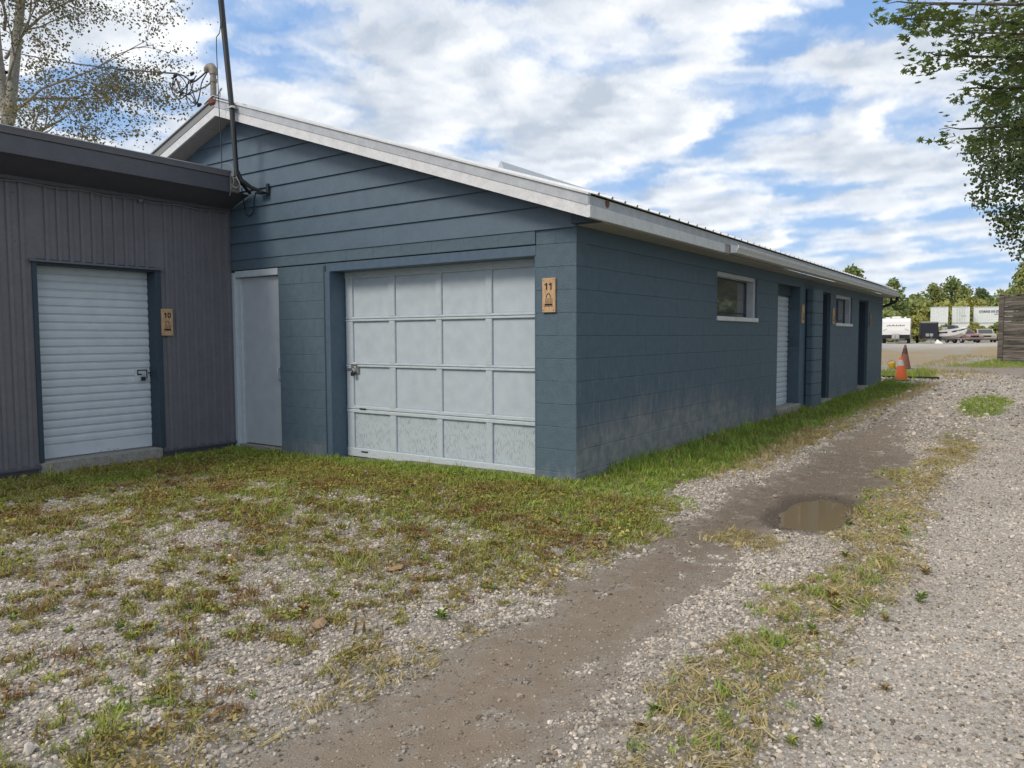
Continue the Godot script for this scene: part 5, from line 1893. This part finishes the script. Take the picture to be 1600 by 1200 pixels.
func hull(m: Node3D) -> void:
	# lofted from stern (-x) to bow (+x); y up; half beams at chine and gunwale
	var st := [[-2.5, 0.78, 0.88, 0.12, 0.85], [-1.2, 0.85, 0.98, 0.08, 0.88], [0.2, 0.82, 1.0, 0.10, 0.95], [1.4, 0.55, 0.85, 0.22, 1.04], [2.2, 0.22, 0.5, 0.48, 1.12], [2.75, 0.02, 0.04, 0.85, 1.18]]
	var b := MB.new()
	var d := MB.new()
	var s2 := MB.new()
	for k in 5:
		var p: Array = st[k]
		var q: Array = st[k + 1]
		for s in [-1.0, 1.0]:
			var kp := V(p[0], p[3] - 0.1, 0)
			var kq := V(q[0], q[3] - 0.1 * (1.0 if k < 4 else 0.0), 0)
			var cp := V(p[0], p[3] + 0.12, s * p[1])
			var cq := V(q[0], q[3] + 0.12, s * q[1])
			var gp := V(p[0], p[4], s * p[2])
			var gq := V(q[0], q[4], s * q[2])
			b.fit([kp, kq, cq, cp], V((p[0] + q[0]) / 2, 1.5, 0))
			b.fit([cp, cq, gq, gp], V((p[0] + q[0]) / 2, 0.5, 0))
			var o := V(0, 0, s * 0.012)
			s2.fit([cp.lerp(gp, 0.45) + o, cq.lerp(gq, 0.50) + o, cq.lerp(gq, 0.68) + o, cp.lerp(gp, 0.72) + o], V((p[0] + q[0]) / 2, 0.5, 0))
			if p[0] > -0.5:
				d.fit([gp, gq, V(q[0], q[4] + 0.12 * (1 if k < 4 else 0), 0), V(p[0], p[4] + 0.14, 0)], V((p[0] + q[0]) / 2, -3, 0))
	b.fit([V(-2.5, 0.02, 0), V(-2.5, 0.24, 0.78), V(-2.5, 0.85, 0.88), V(-2.5, 0.85, -0.88), V(-2.5, 0.24, -0.78)].slice(1, 5), V(0, 0.5, 0))
	d.box(V(-2.5, 0.55, -0.85), V(0.2, 0.62, 0.85))
	put("hull", b, M.white_gloss, m)
	put("deck", d, M.white_gloss, m)
	put("stripe", s2, M.black, m)
	var w := MB.new()
	w.quad(V(0.45, 1.02, 0.75), V(0.75, 1.06, 0.0), V(0.25, 1.5, 0.0), V(0.0, 1.45, 0.62))
	w.quad(V(0.75, 1.06, 0.0), V(0.45, 1.02, -0.75), V(0.0, 1.45, -0.62), V(0.25, 1.5, 0.0))
	put("windscreen", w, M.car_glass, m)
	w = MB.new()
	for s in [-0.4, 0.4]:
		w.box(V(-1.0, 0.6, s - 0.25), V(-0.5, 1.25, s + 0.25), V(0.08, 0.08, 0.08))
	put("seat", w, M.grey_trim, m)

# ------------------------------------------------------------------ trees
func limb(b: MB, p: Vector3, d: Vector3, l: float, r: float, depth: int, g: RandomNumberGenerator, tips: Array, droop := 0.0, spread := 0.6) -> void:
	var pts := [p]
	var rad := [r]
	var q := p
	var dir := d.normalized()
	var steps := 4
	for k in steps:
		dir = (dir + Vector3(g.randfn(0, 0.13), g.randfn(0, 0.10) - droop, g.randfn(0, 0.13))).normalized()
		q += dir * l / steps
		pts.append(q)
		rad.append(lerpf(r, r * 0.55, (k + 1.0) / steps))
		if depth <= 1:
			tips.append([q, dir])
	b.tube(pts, rad, 8 if r > 0.06 else 5, false)
	if depth <= 0:
		return
	for k in g.randi_range(2, 3) + (1 if depth > 2 else 0):
		var at: int = g.randi_range(2, steps)
		var side := Vector3(g.randfn(0, 1), g.randfn(0.15, 0.6), g.randfn(0, 1)).normalized()
		limb(b, pts[at], (dir + side * spread * g.randf_range(0.7, 1.5)), l * g.randf_range(0.55, 0.8), rad[at] * 0.66, depth - 1, g, tips, droop, spread)

func lobed(size: float) -> Array:     # outline of a maple leaf, tip along +x
	var o := []
	var rr := [1.0, 0.45, 0.85, 0.38, 0.62, 0.30, 0.12]
	var an := [0.0, 0.32, 0.78, 1.15, 1.62, 2.3, PI]
	for k in 7:
		o.append(Vector2(cos(an[k]), sin(an[k])) * rr[k] * size)
	for k in range(5, 0, -1):
		o.append(Vector2(cos(an[k]), -sin(an[k])) * rr[k] * size)
	return o

func leaf_spray(sd: int, count: int, size: float, reach: float, maple: bool) -> ArrayMesh:
	var g := RandomNumberGenerator.new()
	g.seed = sd
	var b := MB.new()
	var shape := lobed(size * 0.6) if maple else [Vector2(size * 0.55, 0), Vector2(0.05 * size, size * 0.36), Vector2(-size * 0.45, 0), Vector2(0.05 * size, -size * 0.36)]
	for k in count:
		var at := Vector3(g.randfn(0, 0.45), g.randfn(0, 0.35), g.randfn(0, 0.45)) * reach
		var e := Basis(Vector3(g.randfn(0, 1), g.randfn(0, 0.6), g.randfn(0, 1)).normalized(), g.randf_range(0.0, 1.3)) * Basis(Vector3.UP, g.randf() * TAU)
		if not maple:
			e = Basis.from_euler(Vector3(g.randf() * TAU, g.randf() * TAU, g.randf() * TAU))
		var f := g.randf_range(0.75, 1.25)
		b.col = Color(f, f, f)
		var s := g.randf_range(0.7, 1.2)
		var mid := at + e * Vector3(0, -0.06 * size, 0)
		var n := shape.size()
		for q in n:
			var a: Vector2 = shape[q] * s
			var d: Vector2 = shape[(q + 1) % n] * s
			b.tri(mid, at + e * Vector3(d.x, 0, d.y), at + e * Vector3(a.x, 0, a.y))
	return b.mesh()

func leaf_mat(c: Color, back: float) -> StandardMaterial3D:
	var m := mat(c.linear_to_srgb(), 0.5, 0.0, 0.4)
	m.vertex_color_use_as_albedo = true
	m.backlight_enabled = true
	m.backlight = Color(back, back, back * 0.7)
	return m

func crown(parent: Node3D, called: String, mesh: Mesh, material: Material, tips: Array, per: int, reach: float, g: RandomNumberGenerator, tint := 0.25) -> void:
	var mm := MultiMesh.new()
	mm.transform_format = MultiMesh.TRANSFORM_3D
	mm.use_colors = true
	mm.mesh = mesh
	var list := []
	for t in tips:
		for k in per:
			var at: Vector3 = t[0] + Vector3(g.randfn(0, 0.5), g.randfn(0, 0.4), g.randfn(0, 0.5)) * reach
			list.append(at)
	mm.instance_count = list.size()
	for k in list.size():
		mm.set_instance_transform(k, Transform3D(Basis(Vector3.UP, g.randf() * TAU).rotated(Vector3(1, 0, 0), g.randfn(0, 0.25)).scaled(Vector3.ONE * g.randf_range(0.7, 1.25)), list[k]))
		var f := g.randf_range(1.0 - tint, 1.0 + tint)
		var y := g.randf_range(0.9, 1.15)
		mm.set_instance_color(k, Color(f * y, f, f * 0.95))
	var o := MultiMeshInstance3D.new()
	o.name = called
	o.multimesh = mm
	o.material_override = material
	parent.add_child(o, true)
	o.set_meta("kind", "stuff")

func make_near_trees() -> void:
	var g := RandomNumberGenerator.new()
	# maple whose boughs reach in from the right
	g.seed = 101
	var t := thing("maple_tree", "maple tree whose leafy boughs reach in at the top right", "tree", Vector3.ZERO)
	var b := MB.new()
	var tips := []
	var foot := V(7.0, -0.1, -6.4)
	b.tube([foot, foot + V(-0.05, 1.6, 0), foot + V(-0.1, 3.4, 0.05), foot + V(-0.15, 5.4, 0.1), foot + V(-0.1, 8.0, 0)], [0.36, 0.29, 0.26, 0.2, 0.1], 12, false)
	var dummy := []
	for q in [[3.6, V(1.85, 4.9, -4.0)], [3.9, V(2.05, 4.86, -3.54)], [3.3, V(2.25, 4.42, -4.04)], [3.5, V(2.55, 4.5, -3.72)], [3.0, V(2.45, 3.78, -4.96)], [3.2, V(2.65, 4.1, -4.5)], [3.4, V(3.0, 4.35, -3.8)], [2.9, V(2.97, 3.58, -5.03)], [4.2, V(2.7, 5.1, -4.2)]]:
		var at: Vector3 = foot + V(-0.1, q[0], 0)
		var e: Vector3 = q[1]
		var m1 := at.lerp(e, 0.5) + V(0, 0.35, 0.1)
		b.tube([at, m1, e], [0.06, 0.03, 0.010], 7, false)
		for k in 20:
			var u := 0.40 + 0.60 * k / 19.0
			var p := at.lerp(m1, u * 2.0) if u < 0.5 else m1.lerp(e, u * 2.0 - 1.0)
			var d := Vector3(g.randfn(0, 1), g.randfn(-0.15, 0.4), g.randfn(0, 1)).normalized()
			var l := g.randf_range(0.25, 0.75) * (1.25 - 0.5 * u)
			b.tube([p, p + d * l * 0.5 + V(0, 0.02, 0), p + d * l], [0.008, 0.006, 0.003], 4, false)
			for s in 5:
				tips.append([p + d * l * (0.30 + 0.20 * s) + V(0, -0.03, 0), d])
	for k in 9:
		var a := TAU * k / 9.0
		limb(b, foot + V(-0.1, 4.2 + 0.4 * k, 0), V(cos(a) + 0.35, 0.55, sin(a)), 3.0, 0.10, 2, g, dummy, 0.01, 0.55)
	put("trunk", b, M.bark, t)
	var spray := leaf_spray(1, 7, 0.125, 0.17, true)
	var lm := leaf_mat(Color(0.165, 0.225, 0.080), 0.7)
	crown(t, "bough_leaves", spray, lm, tips, 1, 0.10, g)
	crown(t, "crown", leaf_spray(2, 12, 0.14, 0.45, true), lm, dummy, 1, 0.3, g)
	# dense dark tree farther along the drive
	g.seed = 102
	t = thing("dense_dark_tree", "dense dark leafy tree hanging over the right edge of the drive", "tree", Vector3.ZERO)
	b = MB.new()
	tips = []
	foot = V(6.6, -0.1, -18.2)
	b.tube([foot, foot + V(0, 2.0, 0), foot + V(-0.1, 4.0, 0), foot + V(0, 7.0, 0)], [0.34, 0.28, 0.24, 0.12], 12, false)
	put("trunk", b, M.bark, t)
	b = MB.new()
	var hidden := []
	for k in 16:
		var a := TAU * k / 16.0 * 2.6
		limb(b, foot + V(0, 2.6 + 0.3 * k, 0), V(cos(a), 0.30, sin(a)), 1.5, 0.07, 2, g, hidden, 0.01, 0.5)
	put("limbs", b, M.bark, t)
	# lumps of foliage round the limbs; the lumps give the outline
	var lumps := []
	for q in [[2.35, 5.9, -16.4, 0.95], [2.6, 4.9, -16.9, 1.05], [3.1, 3.9, -17.0, 0.95], [2.75, 6.9, -16.6, 1.0], [3.3, 8.2, -17.0, 1.3], [3.6, 3.1, -17.4, 0.75], [4.2, 5.6, -17.2, 1.9], [4.6, 3.6, -17.6, 1.0], [5.0, 7.6, -17.8, 2.2], [6.4, 6.0, -17.0, 2.2], [7.6, 7.5, -18.5, 2.4], [8.2, 5.2, -18.0, 1.9], [6.6, 9.6, -18.4, 2.2], [4.5, 9.6, -17.6, 1.6], [6.0, 4.2, -20.0, 1.7], [4.4, 6.5, -20.0, 2.0]]:
		var n := int(230.0 * q[3] * q[3])
		for k in n:
			var d := Vector3(g.randfn(0, 1), g.randfn(0, 1), g.randfn(0, 1)).normalized()
			lumps.append([V(q[0] + 0.22, q[1], q[2]) + d * q[3] * (1.0 - 0.45 * pow(g.randf(), 2.0)) * V(1, 0.9, 1), d])
	crown(t, "crown", leaf_spray(3, 9, 0.105, 0.20, false), leaf_mat(Color(0.085, 0.125, 0.052), 0.5), lumps, 1, 0.12, g, 0.3)
	# poplar behind the clad building
	g.seed = 107
	t = thing("poplar_tree", "tall pale trunked poplar with sparse leaves behind the metal clad building", "tree", Vector3.ZERO)
	b = MB.new()
	tips = []
	foot = V(-21.6, 0, -4.2)
	b.tube([foot + V(0.1, -0.2, 0), foot + V(0, 3.0, 0), foot + V(0.0, 6.5, 0.05), foot + V(0.2, 8.2, 0)], [0.26, 0.21, 0.185, 0.165], 12, false)
	b.tube([foot + V(0.12, 7.6, 0), foot + V(0.0, 9.4, 0.15), foot + V(-0.1, 14.0, 0.3)], [0.16, 0.14, 0.08], 10, false)
	b.tube([foot + V(0.2, 7.6, 0), foot + V(0.55, 9.4, -0.1), foot + V(0.95, 11.4, -0.2), foot + V(1.2, 14.5, -0.3)], [0.15, 0.13, 0.11, 0.06], 10, false)
	for q in [[5.6, V(1, 0.35, -0.3), 3.2], [6.4, V(1, 0.55, 0.1), 3.6], [7.0, V(0.9, 0.1, -0.2), 3.3], [7.8, V(1, 0.5, -0.25), 3.8], [8.6, V(1, 0.65, 0.1), 3.6], [9.4, V(0.95, 0.45, -0.1), 3.4], [10.2, V(1, 0.5, 0.2), 3.0], [11.0, V(0.9, 0.6, -0.2), 2.6], [7.2, V(-1, 0.5, 0.4), 3.0], [9.0, V(-0.8, 0.5, -0.5), 3.0], [6.0, V(0.3, 0.4, 1), 2.6], [8.2, V(0.2, 0.5, -1), 2.8], [5.2, V(0.8, 0.2, 0.5), 2.6], [12.0, V(0.6, 0.8, 0.1), 2.4]]:
		limb(b, foot + V(0.15, q[0], 0), q[1], q[2] * 0.70, 0.05, 3, g, tips, 0.01, 0.6)
	put("trunk", b, M.bark_pale, t)
	var sparse := []
	var gold := []
	for q in tips:
		var roll := g.randf()
		if roll < 0.93:
			sparse.append(q)
		elif roll < 0.985 and q[0].y < 9.4:
			gold.append(q)
	crown(t, "crown", leaf_spray(4, 9, 0.074, 0.42, false), leaf_mat(Color(0.19, 0.18, 0.115), 0.7), sparse, 2, 0.5, g, 0.35)
	crown(t, "yellow_leaves", leaf_spray(5, 9, 0.11, 0.22, false), leaf_mat(Color(0.30, 0.21, 0.045), 0.6), gold, 1, 0.12, g, 0.3)

var far_trunks := []
var far_crowns := []

func far_crown(sd: int, h: float, w: float, lumps: int, size: float, shrub := false) -> Array:
	var g := RandomNumberGenerator.new()
	g.seed = sd
	var b := MB.new()
	for k in lumps:
		var u := g.randf()
		var y := h * (lerpf(0.22, 0.97, u) if not shrub else lerpf(0.12, 0.9, u))
		var env := w * 0.5 * pow(sin(PI * clampf(lerpf(0.12, 0.98, u), 0, 1)), 0.75)
		var a := g.randf() * TAU
		var rr := env * sqrt(g.randf()) * 0.85
		var centre := V(cos(a) * rr, y, sin(a) * rr)
		var lr := w * g.randf_range(0.09, 0.17)
		var f0 := g.randf_range(0.72, 1.3)
		var warm := g.randf_range(0.9, 1.15)
		for q in 42:
			var d := Vector3(g.randfn(0, 1), g.randfn(0, 1), g.randfn(0, 1)).normalized()
			var at := centre + d * lr * (0.55 + 0.5 * g.randf()) * V(1, 0.85, 1)
			var e := Basis.from_euler(Vector3(g.randf() * TAU, g.randf() * TAU, g.randf() * TAU))
			var f := f0 * g.randf_range(0.8, 1.2)
			b.col = Color(f * warm, f, f * 0.9)
			var s := size * g.randf_range(0.6, 1.3)
			b.tri(at + e * V(-s, 0, 0), at + e * V(0, 0.15 * s, s * 0.6), at + e * V(s, 0, 0))
			b.tri(at + e * V(-s, 0, 0), at + e * V(s, 0, 0), at + e * V(0, 0.15 * s, -s * 0.6))
	var t := MB.new()
	t.tube([V(0, -0.5, 0), V(0.05, h * 0.3, 0), V(0, h * 0.6, 0.1), V(0.1, h * 0.92, 0)], [h * 0.022, h * 0.018, h * 0.011, h * 0.003], 7, false)
	for k in 7:
		var a := k * 2.4
		t.tube([V(0, h * (0.25 + 0.08 * k), 0), V(cos(a) * w * 0.3, h * (0.42 + 0.08 * k), sin(a) * w * 0.3)], [h * 0.008, h * 0.002], 5, false)
	return [b.mesh(), t.mesh()]

func make_far_trees() -> void:
	var g := RandomNumberGenerator.new()
	g.seed = 300
	var shapes := [far_crown(1, 10, 6.5, 70, 0.30), far_crown(2, 11, 6.0, 70, 0.28), far_crown(3, 9, 7.0, 74, 0.32), far_crown(4, 12, 5.2, 66, 0.28), far_crown(5, 3.0, 4.4, 40, 0.20, true), far_crown(6, 2.2, 3.2, 34, 0.17, true)]
	var mats := [leaf_mat(Color(0.23, 0.30, 0.12), 0.6), leaf_mat(Color(0.30, 0.35, 0.13), 0.6), leaf_mat(Color(0.15, 0.21, 0.10), 0.5), leaf_mat(Color(0.36, 0.37, 0.11), 0.6)]
	# [x, z, height scale, width scale, shape, leaf tone, label]
	var list := [
		[-9.15, -59.3, 0.62, 0.55, 0, 0, "slim green tree whose top just clears the roof eave"],
		[-11.5, -96.0, 0.69, 0.72, 1, 0, "rounded green tree rising behind the roof corner and the white trailer"],
		[-15.6, -150.0, 0.80, 1.0, 0, 0, "mid green tree of the far tree line right of the trailer tree"],
		[-13.4, -158.0, 0.95, 1.0, 1, 1, "yellow green tree of the far tree line above the black trailer"],
		[-10.8, -163.0, 1.08, 1.15, 1, 0, "tallest tree of the far tree line above the white container ends"],
		[-8.6, -160.0, 0.92, 0.9, 1, 1, "light green tree of the far tree line beside the tallest one"],
		[-6.3, -168.0, 0.95, 0.85, 0, 2, "dark green pointed tree of the far tree line above the long container"],
		[-3.8, -172.0, 0.72, 0.9, 2, 2, "low dark tree of the far tree line right of the pointed dark one"],
		[-1.4, -170.0, 0.80, 0.9, 0, 0, "mid green tree of the far tree line just left of the plank fence"],
		[1.0, -150.0, 0.85, 0.9, 1, 0, "mid green tree of the far tree line behind the fence post"],
		[2.3, -104.0, 0.92, 0.85, 1, 1, "bright green airy tree standing close behind the plank fence"],
		[4.5, -98.0, 1.0, 0.9, 3, 0, "green tree behind the plank fence at the right edge"],
	]
	for q in list:
		far_tree(q, shapes, mats)
	for k in 13:
		far_tree([-27.0 + 2.9 * k + g.randf_range(-0.8, 0.8), -146.0 + g.randf_range(-4, 4), g.randf_range(2.0, 3.0), g.randf_range(1.6, 2.3), 4, g.randi() % 4, "tall shrub in the thicket at the foot of the far tree line"], shapes, mats, "shrubs in the far thicket")
	for k in 26:
		# the rest of the line, left behind the building and right behind the fence, and a second row
		var x := -52.0 + 4.1 * k + g.randf_range(-1.2, 1.2)
		var z := -176.0 + g.randf_range(-9, 6)
		if x < -30.0 or x > 9.0:
			continue
		far_tree([x, z, g.randf_range(0.68, 0.92), g.randf_range(0.9, 1.25), g.randi() % 4, g.randi() % 3, "green tree in the back row of the far tree line"], shapes, mats, "trees in the back row of the far tree line")
	for k in 6:
		far_tree([7.5 + 4.2 * k + g.randf_range(-1, 1), -72.0 - 3.5 * k + g.randf_range(-4, 4), g.randf_range(0.8, 1.1), 1.0, g.randi() % 4, g.randi() % 3, "green tree beyond the plank fence, past the right edge"], shapes, mats, "trees beyond the plank fence")
	for q in [[11.0, -3.0, 0], [13.5, -11.5, 2], [11.5, -25.5, 0], [13.0, -33.0, 3], [10.0, -32.0, 1], [15.5, -19.0, 2]]:
		far_tree([q[0], q[1], 0.85, 0.95, q[2], 2, "green tree across the drive, reflected in the windows of the long wall"], shapes, mats, "trees across the drive from the long wall")
	for q in [[-9.6, -86.0, 1.0, 0.9, 4, 3, "yellow green bush between the white trailer and the black one"], [-7.9, -89.0, 1.05, 0.8, 4, 3, "rounded yellow green bush behind the black trailer"], [-11.5, -92.0, 1.3, 1.2, 4, 1, "tall bush behind the white travel trailer"],
		[-5.6, -95.0, 0.9, 0.8, 5, 1, "small bush behind the motor boat"], [-2.9, -98.0, 0.95, 1.0, 5, 3, "bush right of the red car in front of the containers"], [-0.9, -104.0, 1.0, 1.0, 5, 1, "bush behind the beige car"], [0.9, -100.0, 0.95, 0.95, 5, 0, "green bush beside the left post of the plank fence"],
		[-12.6, -112.0, 1.3, 1.2, 4, 0, "broad green bush left of the containers"], [-6.0, -124.0, 0.8, 0.8, 5, 0, "low dark bush at the foot of the middle containers"]]:
		far_tree(q, shapes, mats)

func far_tree(q: Array, shapes: Array, mats: Array, group := "") -> void:
	var bush: bool = q[4] >= 4
	var o := thing("bush" if bush else "tree", q[6], "bush" if bush else "tree", V(q[0], ground_y(q[0], q[1]) - 0.1, q[1]), q[0] * 1.7, group)
	put("crown", shapes[q[4]][0], mats[q[5]], o).scale = V(q[3], q[2], q[3])
	put("trunk", shapes[q[4]][1], M.bark, o).scale = V(q[3], q[2], q[3])

# ------------------------------------------------------------------
func _ready() -> void:
	var cam := Camera3D.new()
	cam.name = "camera"
	cam.fov = 54.03
	cam.near = 0.05
	cam.far = 3000.0
	cam.position = V(3.3136, 1.2966, 5.7206)
	cam.rotation_order = EULER_ORDER_YXZ
	cam.rotation_degrees = V(-3.5527, 34.9689, -0.2175)
	add_child(cam)
	cam.current = true
	var sky := Sky.new()
	var pan := PanoramaSkyMaterial.new()
	pan.panorama = make_sky()
	pan.energy_multiplier = 1.0
	sky.sky_material = pan
	var env := Environment.new()
	env.background_mode = Environment.BG_SKY
	env.sky = sky
	env.tonemap_mode = Environment.TONE_MAPPER_LINEAR
	env.tonemap_exposure = 1.36
	env.sdfgi_enabled = true
	env.ssao_enabled = true
	env.ssil_enabled = true
	var we := WorldEnvironment.new()
	we.name = "environment"
	we.environment = env
	add_child(we)
	var sun := DirectionalLight3D.new()
	sun.name = "sun"
	sun.light_energy = 0.5
	sun.light_angular_distance = 18.0
	sun.light_color = Color(1.0, 0.94, 0.86)
	sun.shadow_enabled = true
	sun.basis = Basis.looking_at(-V(-0.20, 0.66, 0.72))
	add_child(sun)
	make_materials()
	make_ground()
	make_main_building()
	make_clad_building()
	make_yard()
	make_far_trees()
	make_near_trees()
	make_fittings()
	make_cover()
	make_weeds()
